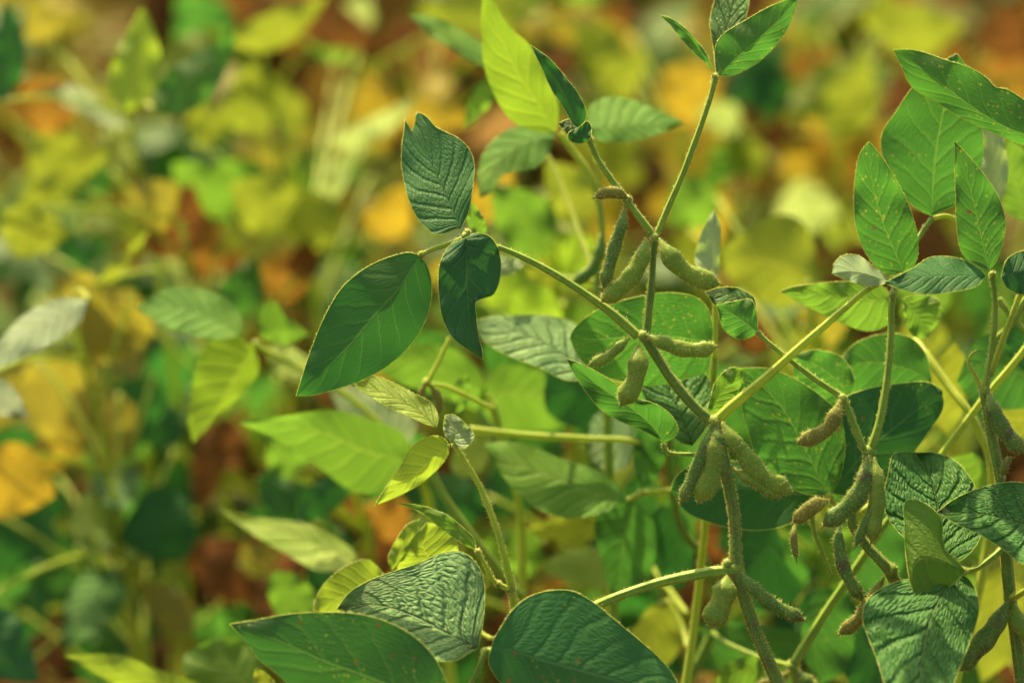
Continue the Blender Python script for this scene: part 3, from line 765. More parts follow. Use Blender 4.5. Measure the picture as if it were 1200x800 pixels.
# ---- plant E : young pale plant left of the centre
D = 1.262
gE = gbase(620, 820, D, 0.0, 0.05)
E = plant(gE, 'young yellow green soybean plant left of the centre with small bright leaves')
mb = MB()
stem_px(mb, [(599, 690), (604, 715), (612, 760), (622, 830)], D, 9, 12, 'ystem', 60, ground=gE[:2])
knot(mb, 598, 690, D, 6, 'ystem', 160); knot(mb, 584, 684, D, 5, 'ystem', 120)
part('stem', mb, E)
lf = leaf(E, [(600, 692), (595, 668), (588, 640), (577, 606), (561, 567), (545, 540), (534, 523)], D, 9, 6, 'ystem', 70, knots=[(533, 521, 0, 4.5)])
leaflet(lf, E, [(527, 521), (505, 540), (475, 565), (439, 592)], [(516, 511), (495, 514), (480, 527), (468, 548), (453, 570)], [(525, 533), (515, 547), (495, 565), (467, 581)], D, 'limelit', ty=-0.35, fold=0.12)
leaflet(lf, E, [(512, 500), (485, 478), (450, 460), (409, 449)], [(513, 487), (505, 472), (485, 461), (455, 446), (434, 440)], [(500, 497), (478, 487), (455, 477), (430, 462)], D, 'palelime', ty=0.9, fold=-0.1)
leaflet(lf, E, [(531, 520), (534, 508), (530, 496), (522, 486)], [(522, 510), (520, 496)], [(543, 526), (556, 511), (550, 501), (532, 486)], D - 0.003, 'pale', ty=0.4, fold=-0.2, nu=20)
lf = leaf(E, [(598, 690), (588, 686), (577, 678), (568, 660), (560, 646)], D, 7, 5, 'ystem', 70, knots=[(560, 646, 0, 4)])
leaflet(lf, E, [(558, 644), (535, 618), (505, 602), (466, 589)], [(556, 632), (545, 620), (521, 602), (492, 592)], [(548, 640), (520, 621), (494, 601)], D, 'bright', ty=0.3, fold=0.2)
leaflet(lf, E, [(520, 668), (500, 650), (495, 635), (500, 612)], [(466, 668), (474, 648), (485, 628)], [(535, 655), (535, 635), (522, 616)], D + 0.03, 'limelit', ty=-0.1, fold=0.15)
leaflet(lf, E, [(459, 668), (468, 648), (480, 630), (492, 608)], [(455, 655), (462, 637), (478, 614)], [(470, 655), (482, 640), (490, 620)], D + 0.03, 'limelit', ty=0.0, fold=0.1)
lf = leaf(E, [(605, 720), (600, 740, 2), (570, 745, 5), (545, 720, 6)], D, 6, 5, 'ystem', 20)
leaflet(lf, E, [(450, 672), (430, 685), (400, 700), (368, 715)], [(432, 656), (408, 662), (381, 683), (369, 705)], [(452, 690), (430, 712), (398, 722)], D + 0.045, 'limelit', ty=-0.1, fold=0.1)
# ================================================================== softly blurred plants just behind
FAST = dict(nu=22, nv=7, edge=None, hair=0)
# ---- plant K : upper centre behind
D = 1.37
gK = gbase(712, 700, D, 0.0, 0.10)
K = plant(gK, 'light green soybean plant behind the upper centre with a tall translucent leaf')
mb = MB()
stem_px(mb, [(706, 270), (700, 320), (705, 400), (712, 500), (716, 640), (720, 760)], D + 0.02, 9, 14, 'stem', 0, ground=gK[:2])
part('stem', mb, K)
lf = leaf(K, [(706, 272), (702, 240), (690, 205), (672, 178), (656, 156)], D, 9, 9, 'ystem', 20)
leaflet(lf, K, [(652, 156), (632, 125), (605, 84), (585, 40), (570, -25)], [(630, 155), (600, 142), (584, 121), (569, 85), (564, 52), (565, 0)], [(655, 130), (640, 86), (620, 52), (604, 38), (589, 20), (579, 0)], D - 0.02, 'glow', ty=-0.25, fold=0.1, label='tall bright leaflet glowing in the light', **FAST)
leaflet(lf, K, [(688, 150), (720, 148), (760, 146), (803, 144)], [(690, 125), (715, 113), (740, 117), (779, 132)], [(699, 164), (733, 166), (773, 157)], D + 0.01, 'fresh', ty=0.8, fold=0.2, **FAST)
leaflet(lf, K, [(650, 162), (620, 165), (590, 182), (562, 232)], [(648, 152), (605, 148), (572, 170), (560, 200)], [(640, 185), (627, 197), (590, 205), (572, 228)], D + 0.02, 'fresh', ty=0.8, fold=0.25, **FAST)
mb = MB(); stem_px(mb, [(704, 262), (703, 225), (699, 185)], D, 6, 5, 'ystem', 0); part('leaf_stalk', mb, K)
lf = leaf(K, [(700, 330, 2), (650, 200, 6), (600, 110, 8), (576, 82, 6)], D, 6, 5, 'ystem', 0)
leaflet(lf, K, [(575, 80), (545, 58), (515, 36), (478, 17)], [(566, 55), (544, 38), (512, 21)], [(556, 74), (523, 54), (498, 37)], D + 0.06, 'fresh', ty=0.7, fold=0.2, **FAST)
leaflet(lf, K, [(580, 90), (565, 110), (555, 130), (543, 152)], [(567, 92), (550, 117)], [(578, 117), (560, 140)], D + 0.06, 'bright', ty=-0.20, fold=0.1, **FAST)
lf = leaf(K, [(700, 330, 2), (640, 320, 4), (600, 300, 3), (562, 278, 1)], D, 6, 5, 'ystem', 0)
leaflet(lf, K, [(562, 278), (558, 262), (554, 250), (551, 236)], [(549, 265), (546, 250)], [(570, 270), (564, 250)], D - 0.05, 'bright', ty=-0.20, fold=0.1, **FAST)
leaflet(lf, K, [(568, 305), (585, 312), (598, 316), (617, 308)], [(575, 300), (595, 300)], [(575, 320), (600, 322)], D - 0.04, 'pale', ty=0.4, fold=0.1, **FAST)
pod(K, [(706, 270), (704, 292), (694, 315), (670, 334)], D - 0.01, 16, 'darkpod', 2, hair=0.25)

# ---- plant J : lower centre behind
D = 1.37
gJ = gbase(700, 800, D, 0.02, 0.08)
J = plant(gJ, 'shaded soybean plant in the lower centre behind the long curved leaf stalk')
mb = MB()
stem_px(mb, [(784, 500), (786, 560, 0.5), (800, 620, 1), (828, 660, 2), (836, 730, 3), (806, 800, 3)], D, 8, 13, 'darkstem', 0, ground=gJ[:2])
part('stem', mb, J)
lf = leaf(J, [(786, 575), (770, 576), (752, 578), (735, 586)], D, 8, 6, 'ystem', 20, knots=[(751, 578, 0, 5)])
leaflet(lf, J, [(728, 585), (690, 575), (640, 556), (600, 540), (566, 520)], [(727, 572), (715, 559), (690, 546), (652, 535), (627, 523), (595, 517)], [(715, 597), (677, 607), (640, 601), (610, 581), (585, 552)], D - 0.01, 'fresh', ty=0.65, fold=0.1, label='long leaflet with a pale lit band', nu=30, nv=8, edge=None, hair=0)
leaflet(lf, J, [(745, 588), (735, 620), (728, 660), (725, 705)], [(720, 590), (697, 612), (705, 655), (714, 690)], [(762, 600), (770, 640), (752, 690)], D, 'green', ty=-0.1, fold=0.15, **FAST)
leaflet(lf, J, [(752, 572), (755, 550), (758, 525), (752, 500)], [(742, 545), (743, 520)], [(770, 558), (780, 530), (768, 508)], D, 'green', ty=0.0, fold=0.1, **FAST)
leaflet(lf, J, [(776, 590), (790, 620), (800, 650), (800, 690)], [(760, 610), (765, 650), (780, 685)], [(800, 600), (812, 640), (812, 670)], D + 0.03, 'dark', ty=0.0, fold=0.1, **FAST)
lf = leaf(J, [(786, 540, 1), (740, 517), (690, 514), (620, 510), (550, 503)], D, 7, 9, 'ystem', 0)
leaflet(lf, J, [(745, 515), (725, 515), (705, 515), (688, 512)], [(740, 490), (715, 478), (695, 490)], [(735, 545), (715, 552), (695, 540)], D + 0.04, 'sheenpale', ty=0.7, fold=0.1, **FAST)
leaflet(lf, J, [(700, 470), (690, 440), (670, 450), (640, 430)], [(705, 440), (680, 425), (650, 425)], [(700, 500), (670, 500), (640, 480)], D + 0.06, 'dark', ty=0.2, fold=0.1, **FAST)
leaflet(lf, J, [(560, 470), (600, 460), (640, 465), (680, 480)], [(580, 430), (620, 430), (660, 450)], [(580, 500), (620, 505), (660, 500)], D + 0.08, 'bright', ty=-0.30, fold=0.1, **FAST)
lf = leaf(J, [(806, 720, 4), (760, 660, 9), (730, 630, 10), (702, 622, 9)], D, 7, 5, 'ystem', 0)
leaflet(lf, J, [(704, 618), (680, 620), (650, 622), (618, 620)], [(690, 606), (660, 606), (635, 610)], [(690, 634), (660, 634), (635, 630)], D + 0.09, 'lime', ty=-0.50, fold=0.1, **FAST)
leaflet(lf, J, [(720, 665), (695, 662), (665, 664), (628, 664)], [(705, 642), (680, 641), (650, 650)], [(710, 684), (685, 688), (650, 676)], D + 0.09, 'palelime', ty=0.6, fold=0.1, **FAST)
lf = leaf(J, [(806, 760, 3), (800, 735, 4), (783, 702, 5)], D, 7, 5, 'ystem', 0)
leaflet(lf, J, [(782, 700), (770, 730), (756, 760), (745, 790)], [(760, 712), (742, 740), (738, 770)], [(800, 720), (800, 752), (775, 785)], D + 0.05, 'lime', ty=-0.10, fold=0.1, **FAST)

# ---- plant M : two slim stems behind plant E
D = 1.40
gM = gbase(612, 800, D, 0.0, 0.06)
Mp = plant(gM, 'slender soybean plant behind the young yellow green one, partly hidden')
mb = MB()
stem_px(mb, [(575, 470), (590, 520), (603, 565), (611, 620), (612, 690), (614, 780)], D, 9, 12, 'ystem', 0, ground=gM[:2])
part('stem', mb, Mp)
mb = MB(); stem_px(mb, [(612, 700), (580, 660), (548, 620), (520, 580), (505, 550)], D - 0.02, 10, 9, 'stem', 0); part('leaf_stalk', mb, Mp)
mb = MB(); stem_px(mb, [(580, 480), (520, 452, 0), (500, 450)], D - 0.05, 6, 5, 'ystem', 0)
stem_px(mb, [(500, 450), (515, 422), (527, 395)], D - 0.06, 6, 5, 'ystem', 20); knot(mb, 500, 448, D - 0.06, 6, 'ystem', 60); part('leaf_stalk', mb, Mp)
pod(Mp, [(500, 448), (494, 460), (496, 470), (500, 482)], D - 0.06, 11, 'drypod', 1, hair=0.4)
pod(Mp, [(502, 450), (512, 462), (514, 474), (512, 486)], D - 0.06, 11, 'drypod', 1, hair=0.4)
lf = leaf(Mp, [(590, 520), (580, 480), (572, 462)], D, 7, 6, 'ystem', 0)
leaflet(lf, Mp, [(570, 462), (530, 440), (490, 420), (430, 430)], [(560, 430), (520, 405), (470, 405)], [(560, 480), (520, 465), (470, 450)], D + 0.05, 'bright', ty=-0.20, fold=0.1, **FAST)
leaflet(lf, Mp, [(535, 485), (540, 470), (543, 455), (548, 438)], [(530, 465), (533, 448)], [(545, 475), (551, 455)], D - 0.03, 'bright', ty=-0.20, fold=0.1, **FAST)
leaflet(lf, Mp, [(540, 560), (550, 540), (560, 520), (565, 500)], [(528, 545), (540, 515)], [(560, 555), (575, 525)], D + 0.03, 'palelime', ty=0.3, fold=0.1, **FAST)
leaflet(lf, Mp, [(565, 395), (620, 420), (650, 470), (660, 510)], [(600, 385), (660, 420), (680, 470)], [(570, 430), (600, 480), (640, 520)], D + 0.09, 'green', ty=0.0, fold=0.1, **FAST)

# ---- plant G : left of centre
D = 1.44
gG = gbase(420, 760, D, 0.06, 0.06)
G = plant(gG, 'soybean plant left of the dark hanging leaflet with a sunlit three part leaf')
mb = MB()
stem_px(mb, [(476, 524, 0), (500, 580, 2), (515, 660, 3), (525, 760, 3)], D, 9, 13, 'ystem', 0, ground=gG[:2])
part('stem', mb, G)
lf = leaf(G, [(477, 525), (440, 492), (405, 462), (365, 438), (330, 420), (303, 406)], D, 9, 7, 'ystem', 0, knots=[(300, 404, 0, 7)])
leaflet(lf, G, [(284, 392), (255, 377), (210, 360), (159, 361)], [(283, 375), (272, 355), (257, 345), (232, 338), (200, 337), (175, 347)], [(262, 397), (236, 395), (203, 387), (178, 374)], D - 0.03, 'fresh', ty=0.9, tx=-0.1, fold=-0.15, label='leaflet pointing left, one half pale and lit', nu=30, nv=8, edge=None, hair=0)
leaflet(lf, G, [(297, 406), (278, 440), (255, 480), (226, 519)], [(270, 390), (243, 402), (231, 428), (224, 460), (220, 492)], [(304, 424), (300, 442), (282, 462), (257, 488)], D - 0.02, 'glow', ty=-0.2, fold=0.2, label='drooping lime green leaflet', nu=30, nv=8, edge=None, hair=0)
leaflet(lf, G, [(304, 394), (320, 390), (340, 388), (362, 392)], [(302, 370), (311, 356), (322, 353), (333, 367), (345, 377)], [(318, 402), (340, 402)], D + 0.01, 'bright', ty=-0.30, fold=0.2, **FAST)
leaflet(lf, G, [(310, 410), (330, 420), (350, 432), (375, 440)], [(330, 402), (355, 415)], [(318, 430), (345, 445)], D + 0.04, 'palelime', ty=0.6, fold=0.1, **FAST)
lf = leaf(G, [(500, 560, 2), (495, 545), (482, 520)], D, 7, 5, 'ystem', 0)
leaflet(lf, G, [(478, 522), (450, 498), (420, 475), (384, 456)], [(488, 495), (470, 470), (420, 450)], [(462, 530), (430, 512), (400, 485)], D + 0.02, 'pale', ty=0.5, fold=0.1, **FAST)
leaflet(lf, G, [(480, 540), (430, 530), (380, 508), (330, 496), (277, 495)], [(475, 510), (430, 490), (390, 480), (340, 486)], [(460, 568), (420, 578), (370, 545), (325, 515)], D - 0.045, 'bright', ty=-0.35, fold=0.1, label='long bright green leaflet with a whitish tip', **FAST)
lf = leaf(G, [(520, 700, 2), (470, 690, 2), (440, 672, 0), (422, 660, -1)], D, 7, 5, 'ystem', 0)
leaflet(lf, G, [(420, 657), (375, 640), (320, 618), (254, 594)], [(415, 646), (395, 630), (360, 614), (320, 608), (285, 603)], [(400, 668), (370, 668), (338, 650), (306, 632), (278, 613)], D - 0.02, 'palelime', ty=0.9, fold=-0.15, label='pale lime leaflet lying almost flat', **FAST)
leaflet(lf, G, [(362, 720), (350, 705), (335, 690), (322, 668)], [(330, 725), (315, 700), (314, 680)], [(372, 710), (366, 690), (345, 672)], D + 0.02, 'bright', ty=-0.20, fold=0.1, **FAST)
leaflet(lf, G, [(400, 700), (385, 685), (375, 670), (360, 660)], [(375, 710), (360, 690)], [(405, 680), (390, 665)], D + 0.05, 'dark', ty=0.1, fold=0.1, **FAST)
lf = leaf(G, [(520, 740, 2), (470, 760, -4), (400, 800, -8), (360, 830, -10)], D, 7, 5, 'ystem', 0)
leaflet(lf, G, [(250, 830), (200, 805), (140, 785), (75, 768)], [(240, 805), (180, 782), (145, 768), (110, 766)], [(210, 825), (150, 808), (105, 785)], D - 0.05, 'limelit', ty=-0.10, fold=0.1, **FAST)
leaflet(lf, G, [(300, 830), (285, 800), (265, 775), (250, 748)], [(255, 830), (222, 800), (215, 770), (230, 757)], [(320, 810), (305, 775), (280, 748)], D - 0.03, 'bright', ty=0.4, fold=0.1, **FAST)
leaflet(lf, G, [(322, 815), (315, 800), (308, 790), (300, 782)], [(305, 808), (297, 793)], [(325, 805), (315, 790)], D - 0.12, 'lime', ty=-0.20, fold=0.1, **FAST)
leaflet(lf, G, [(420, 560), (395, 570), (370, 585), (345, 612)], [(400, 556), (365, 568)], [(410, 580), (375, 608)], D + 0.04, 'dark', ty=0.1, fold=0.1, **FAST)

# ---- plant L : right side behind
D = 1.31
gL = gbase(1090, 800, D, -0.02, 0.1)
Lp = plant(gL, 'soybean plant behind the right edge with two crossing yellow green stalks')
mb = MB()
stem_px(mb, [(1072, 398, 4), (1085, 415, 3), (1110, 450, 2), (1136, 484, 1), (1152, 515, 1), (1163, 550, 1), (1160, 620, 2), (1140, 720, 2), (1110, 830, 2)], D, 9, 13, 'ystem', 10, ground=gL[:2])
part('stem', mb, Lp)
lf = leaf(Lp, [(1095, 545), (1110, 524), (1130, 497), (1152, 468), (1180, 435), (1215, 392)], D - 0.02, 9, 9, 'ystem', 40)
leaflet(lf, Lp, [(1240, 440), (1200, 440), (1160, 425), (1121, 448)], [(1220, 400), (1180, 385), (1140, 405)], [(1220, 470), (1180, 480), (1140, 470)], D + 0.03, 'green', ty=0.1, fold=0.1, **FAST)
leaflet(lf, Lp, [(1240, 480), (1210, 490), (1180, 490), (1150, 470)], [(1220, 455), (1180, 460)], [(1220, 515), (1170, 510)], D + 0.06, 'lime', ty=-0.40, fold=0.1, **FAST)
lf = leaf(Lp, [(1163, 400, 1), (1185, 380, 0), (1200, 352, 0), (1230, 330, 0)], D, 8, 7, 'stem', 20)
mb = MB(); stem_px(mb, [(1170, 350, 0), (1185, 370, 0), (1205, 392, 0)], D, 8, 7, 'stem', 20); part('leaf_stalklet', mb, lf, Lp)
leaflet(lf, Lp, [(1205, 260), (1195, 230), (1185, 200), (1180, 160)], [(1180, 250), (1172, 210)], [(1225, 230), (1205, 180)], D + 0.08, 'bright', ty=-0.20, fold=0.1, **FAST)
leaflet(lf, Lp, [(1190, 380), (1190, 410), (1195, 425), (1205, 440)], [(1175, 385), (1178, 410)], [(1210, 390), (1212, 420)], D + 0.02, 'dark', ty=0.1, fold=0.1, **FAST)
lf = leaf(Lp, [(1160, 620, 2), (1130, 610, 3), (1100, 560, 3), (1090, 540, 3)], D, 7, 5, 'ystem', 10)
leaflet(lf, Lp, [(1140, 530), (1150, 560), (1145, 590), (1150, 660)], [(1110, 540), (1105, 580), (1120, 640)], [(1165, 550), (1175, 600), (1165, 640)], D + 0.05, 'bright', ty=-0.30, fold=0.1, **FAST)
leaflet(lf, Lp, [(1110, 510), (1100, 470), (1110, 430), (1120, 400)], [(1085, 490), (1085, 440)], [(1130, 480), (1135, 430)], D + 0.09, 'lime', ty=-0.50, fold=0.1, **FAST)
leaflet(lf, Lp, [(1180, 660), (1170, 700), (1160, 740), (1150, 800)], [(1150, 680), (1140, 740)], [(1200, 690), (1195, 760)], D + 0.1, 'lime', ty=-0.40, fold=0.1, **FAST)

# ---- plant N : low behind, between the stems
D = 1.33
gN = gbase(925, 800, D, 0.0, 0.1)
Np = plant(gN, 'low soybean plant between the central and right stems with a slanting green stalk')
mb = MB()
stem_px(mb, [(930, 778), (934, 800), (940, 830)], D, 12, 13, 'stem', 30, ground=gN[:2]); knot(mb, 928, 780, D, 9, 'stem', 60)
part('stem', mb, Np)
lf = leaf(Np, [(930, 778), (950, 745), (970, 713), (990, 684), (1013, 650), (1040, 610), (1060, 590)], D - 0.02, 12, 8, 'stem', 30)
leaflet(lf, Np, [(985, 690), (965, 720), (955, 745), (960, 800)], [(958, 690), (942, 725), (940, 765)], [(1000, 720), (1000, 760), (985, 790)], D + 0.03, 'green', ty=0.0, fold=0.1, **FAST)
leaflet(lf, Np, [(1060, 600), (1030, 630), (1010, 660), (990, 700)], [(1030, 600), (1000, 640)], [(1065, 640), (1040, 690)], D + 0.05, 'green', ty=0.0, fold=0.1, **FAST)
leaflet(lf, Np, [(1000, 720), (1010, 750), (1020, 780), (1030, 820)], [(985, 750), (995, 800)], [(1025, 750), (1035, 790)], D + 0.04, 'dark', ty=0.1, fold=0.1, **FAST)
lf = leaf(Np, [(926, 780), (890, 770, 2), (850, 752, 4), (835, 740, 5)], D, 7, 5, 'stem', 10)
leaflet(lf, Np, [(960, 770), (920, 755), (870, 742), (810, 732)], [(945, 745), (900, 732), (850, 728)], [(930, 775), (880, 765), (840, 750)], D + 0.06, 'green', ty=0.2, fold=0.1, **FAST)
leaflet(lf, Np, [(920, 660), (900, 640), (890, 655), (860, 690)], [(910, 620), (880, 625), (862, 655)], [(940, 690), (910, 715), (880, 710)], D + 0.07, 'dark', ty=0.1, fold=0.1, **FAST)
leaflet(lf, Np, [(905, 790), (880, 785), (860, 790), (835, 805)], [(890, 770), (855, 775)], [(890, 805), (860, 812)], D + 0.02, 'bright', ty=-0.10, fold=0.1, **FAST)
for pts, w, mat in (([(926, 785), (915, 795), (900, 800), (885, 806)], 14, 'drypod'), ([(935, 785), (945, 800), (955, 810), (960, 825)], 22, 'darkpod')):
    pod(Np, pts, D - 0.003, w, mat, 2)
# ================================================================== blurred plants further back
def bg_plant(label, spx, d, blades, stemmat='ystem', h=None):
    """spx: (x_bottom, x_top, y_top) of the stem in the picture; blades: base, tip, width, material, tilt, extra depth"""
    xb, xt, yt = spx
    if d > 1.6 and len(blades) < 15:
        d -= 0.08
    b = at(xb, 400, d); top = at(xt, yt, d)
    o = plant((float(b[0]), float(top[1]) + 0.03, 0.0), label, group=None)
    g = ORG[o]
    t = np.linspace(0, 1, 14)[:, None]
    P = g * (1 - t) + top * t + np.array([0.02, 0.01, 0]) * np.sin(t * 3.1)
    mb = MB(); tube(mb, P, np.linspace(0.0035, 0.0018, 14), stemmat, 7); part('stem', mb, o)
    for bl in blades:
        base, tip, w, mat, ty, dd = bl[:6]
        if mat in ('lime', 'yellow', 'orange', 'bright', 'olive', 'brown', 'glow'):
            ty = -0.25 - ty * 0.6
        elif mat in ('palelime', 'sheenpale', 'pale', 'white'):
            ty += 0.4
        w *= 1.15
        bw = at(base[0], base[1], d + dd)
        # stalk from the stem to the leaflet base
        s = P[int(np.argmin(np.linalg.norm(P - (bw - np.array([0, 0, 0.05])), axis=1)))]
        tt = np.linspace(0, 1, 9)[:, None]
        mid = (s + bw) / 2 + np.array([0, 0, 0.015])
        Q = (1 - tt) ** 2 * s + 2 * (1 - tt) * tt * mid + tt**2 * bw
        mb = MB(); tube(mb, Q, np.linspace(0.0016, 0.0012, 9), stemmat, 6)
        lf = part('leaf', mb, o)
        blade(lf, o, base, tip, w, d + dd, mat, ty=ty, nu=14, nv=5, bend=0.05, skew=rng.uniform(-.2, .2))
    if len(blades) > 15:                    # bare stalks that have shed their leaflets
        for k in range(5):
            i0 = rng.randrange(5, 12); az = rng.uniform(0, 6.28); L = rng.uniform(0.12, 0.24)
            e = P[i0] + L * np.array([math.cos(az), 0.6 * math.sin(az), rng.uniform(0.3, 1.1)])
            tt = np.linspace(0, 1, 9)[:, None]
            Q = (1 - tt) ** 2 * P[i0] + 2 * (1 - tt) * tt * ((P[i0] + e) / 2 + np.array([0, 0, 0.02])) + tt**2 * e
            mb = MB(); tube(mb, Q, np.linspace(0.0024, 0.0015, 9), rng.choice(['ystem', 'ystem', 'drypod']), 6); part('leaf_stalk', mb, o)
    return o


bg_plant('blurred soybean plant in the top corner with an upright lime leaf beside a green one', (150, 150, 140), 1.75, [
    ((142, 132), (168, 8), 54, 'limelit', 0.2, -0.12), ((180, 130), (276, 42), 50, 'green', 0.25, -0.12), ((150, 150), (10, 85), 22, 'pale', 0.6, 0),
    ((80, 150), (25, 92), 62, 'orange', 0.1, 0.03), ((60, 210), (60, 140), 60, 'lime', 0.1, 0.05), ((20, 240), (155, 148), 24, 'lime', 0.2, 0),
    ((130, 200), (90, 240), 40, 'green', 0.0, 0.05), ((0, 120), (8, 0), 36, 'dark', 0.1, -0.1), ((60, 50), (30, 10), 40, 'olive', 0.4, 0.1)])
bg_plant('blurred yellowing soybean plant above the left middle with pale strips of dry leaf', (330, 340, 170), 1.8, [
    ((300, 160), (295, 70), 70, 'lime', 0.2, 0), ((270, 50), (385, -5), 40, 'lime', 0.4, 0), ((388, 172), (492, 112), 26, 'palelime', 0.7, -0.02),
    ((370, 240), (418, 160), 24, 'palelime', 0.5, 0), ((245, 175), (235, 110), 44, 'lime', -0.2, 0.05), ((310, 240), (250, 190), 60, 'bright', 0.2, 0),
    ((430, 275), (478, 215), 50, 'yellow', 0.5, 0.05), ((450, 180), (430, 80), 50, 'yellow', 0.0, 0.15), ((460, 130), (560, 140), 36, 'yellow', 0.2, 0.12),
    ((240, 210), (290, 195), 30, 'palelime', 0.9, 0), ((420, 60), (350, 45), 36, 'bright', 0.2, 0.2), ((400, 40), (430, -8), 40, 'palelime', 0.7, 0.25)])
bg_plant('blurred lime green soybean plant in the left middle beside a rusty dead leaf', (200, 210, 260), 1.72, [
    ((0, 255), (85, 272), 56, 'lime', 0.2, -0.05), ((150, 255), (210, 215), 60, 'olive', 0.2, 0), ((180, 300), (225, 215), 62, 'brown', 0.0, 0.02), ((240, 330), (215, 230), 50, 'orange', -0.2, 0.05),
    ((270, 260), (200, 190), 60, 'bright', 0.3, 0.05), ((330, 270), (270, 215), 70, 'lime', 0.2, 0.02), ((390, 290), (330, 220), 60, 'lime', 0.1, 0.05), ((265, 370), (300, 300), 50, 'green', 0.0, 0.0),
    ((110, 340), (178, 262), 14, 'lime', 0.3, -0.1), ((300, 340), (380, 290), 50, 'orange', 0.2, 0.1), ((350, 330), (360, 280), 36, 'brown', 0.5, 0.05), ((60, 300), (130, 285), 40, 'dark', 0.1, 0.1)])
bg_plant('blurred soybean plant at the left edge with one white painted-sheen leaf over dull yellow ones', (90, 80, 360), 1.62, [
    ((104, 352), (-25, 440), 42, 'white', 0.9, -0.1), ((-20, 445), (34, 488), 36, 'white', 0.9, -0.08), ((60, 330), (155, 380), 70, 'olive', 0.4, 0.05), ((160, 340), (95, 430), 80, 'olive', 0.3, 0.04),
    ((40, 420), (100, 530), 90, 'olive', 0.1, 0.08), ((110, 440), (60, 540), 60, 'yellow', 0.1, 0.1), ((140, 460), (120, 560), 60, 'olive', 0.1, 0.08), ((-20, 540), (66, 580), 84, 'yellow', 0.2, 0.0),
    ((90, 630), (120, 560), 46, 'palelime', 0.5, 0.05), ((110, 580), (165, 545), 50, 'sheenpale', 0.6, 0.06), ((180, 440), (150, 540), 60, 'dark', 0.0, 0.1), ((210, 520), (160, 470), 50, 'teal', 0.1, 0.12)])
bg_plant('blurred dark green soybean plant low on the left in the shade', (110, 120, 600), 1.6, [
    ((232, 612), (138, 632), 84, 'dark', 0.15, 0), ((140, 665), (72, 760), 56, 'rugose', 0.6, -0.03), ((-10, 600), (70, 640), 90, 'dark', 0.1, 0.05), ((40, 650), (120, 700), 80, 'dark', 0.0, 0.08),
    ((-40, 720), (46, 800), 70, 'teal', 0.1, -0.1), ((90, 640), (70, 700), 60, 'green', 0.0, 0.05), ((0, 700), (60, 730), 70, 'dark', 0.1, 0.1), ((170, 700), (150, 780), 50, 'dark', 0.1, 0.12),
    ((70, 560), (20, 610), 70, 'dark', 0.2, 0.1), ((180, 560), (240, 600), 60, 'dark', 0.1, 0.15)])
bg_plant('blurred yellow soybean plant behind the top leaf of the central plant', (800, 800, 150), 1.95, [
    ((775, 125), (830, 70), 60, 'yellow', 0.2, 0), ((690, 100), (760, 60), 50, 'lime', 0.3, 0.05), ((740, 40), (690, 70), 50, 'yellow', 0.1, 0.1), ((850, 240), (780, 180), 60, 'yellow', 0.2, 0.1),
    ((870, 150), (810, 130), 36, 'palelime', 0.7, 0.0), ((850, 120), (920, 40), 46, 'teal', 0.0, 0.05), ((905, 140), (885, 60), 50, 'dark', 0.0, 0.05), ((920, 180), (960, 80), 50, 'yellow', 0.2, 0.1),
    ((760, 250), (840, 200), 40, 'yellow', 0.4, 0.1), ((700, 10), (660, -20), 50, 'bright', 0.3, 0.2), ((690, 20), (740, 10), 40, 'brown', 0.3, 0.2), ((890, 230), (880, 180), 40, 'brown', 0.6, 0.1)])
bg_plant('blurred yellow and orange soybean plant with one pale round leaf, upper right', (980, 980, 150), 1.95, [
    ((970, 160), (1010, 60), 60, 'lime', 0.2, 0), ((1030, 40), (1130, 30), 60, 'lime', 0.4, 0), ((1060, 20), (1010, 30), 50, 'lime', 0.2, 0.05), ((1000, 210), (985, 110), 90, 'orange', 0.2, 0.05),
    ((940, 275), (942, 205), 66, 'palelime', 1.0, -0.05), ((960, 220), (910, 170), 50, 'yellow', 0.2, 0.05), ((1030, 130), (960, 110), 60, 'yellow', 0.3, 0.1), ((1150, 110), (1060, 80), 60, 'orange', 0.2, 0.1),
    ((960, 340), (930, 270), 40, 'brown', 0.2, 0.1), ((1150, 60), (1200, 10), 60, 'brown', 0.3, 0.1), ((1200, 120), (1150, 60), 60, 'orange', 0.4, 0.15)])
bg_plant('blurred lime soybean plant behind the pods with one broad glowing leaf', (950, 945, 330), 1.5, [
    ((958, 328), (838, 300), 100, 'lime', -0.2, 0.02), ((930, 390), (1000, 360), 50, 'olive', 0.2, 0.1), ((900, 410), (870, 360), 50, 'brown', 0.2, 0.12), ((960, 420), (930, 380), 40, 'lime', 0.1, 0.08),
    ((840, 230), (780, 260), 60, 'bright', 0.0, 0.12), ((1100, 420), (1060, 380), 60, 'lime', 0.1, 0.1), ((800, 260), (860, 240), 60, 'yellow', 0.2, 0.15)])
bg_plant('blurred shaded soybean plant low behind the central stem with a reddish dead leaf', (760, 770, 560), 1.55, [
    ((720, 600), (760, 700), 80, 'dark', 0.0, 0.05), ((860, 650), (815, 610), 40, 'brown', 0.5, 0.05), ((700, 760), (690, 680), 60, 'olive', 0.3, 0.1), ((640, 700), (700, 670), 50, 'orange', 0.4, 0.12),
    ((870, 790), (820, 740), 50, 'orange', 0.4, 0.1), ((930, 640), (870, 700), 80, 'dark', 0.1, 0.08), ((960, 750), (900, 720), 60, 'dark', 0.1, 0.08), ((620, 560), (560, 600), 60, 'dark', 0.1, 0.1),
    ((1000, 660), (960, 730), 70, 'dark', 0.1, 0.1), ((1080, 760), (1150, 700), 80, 'lime', -0.1, 0.1)])
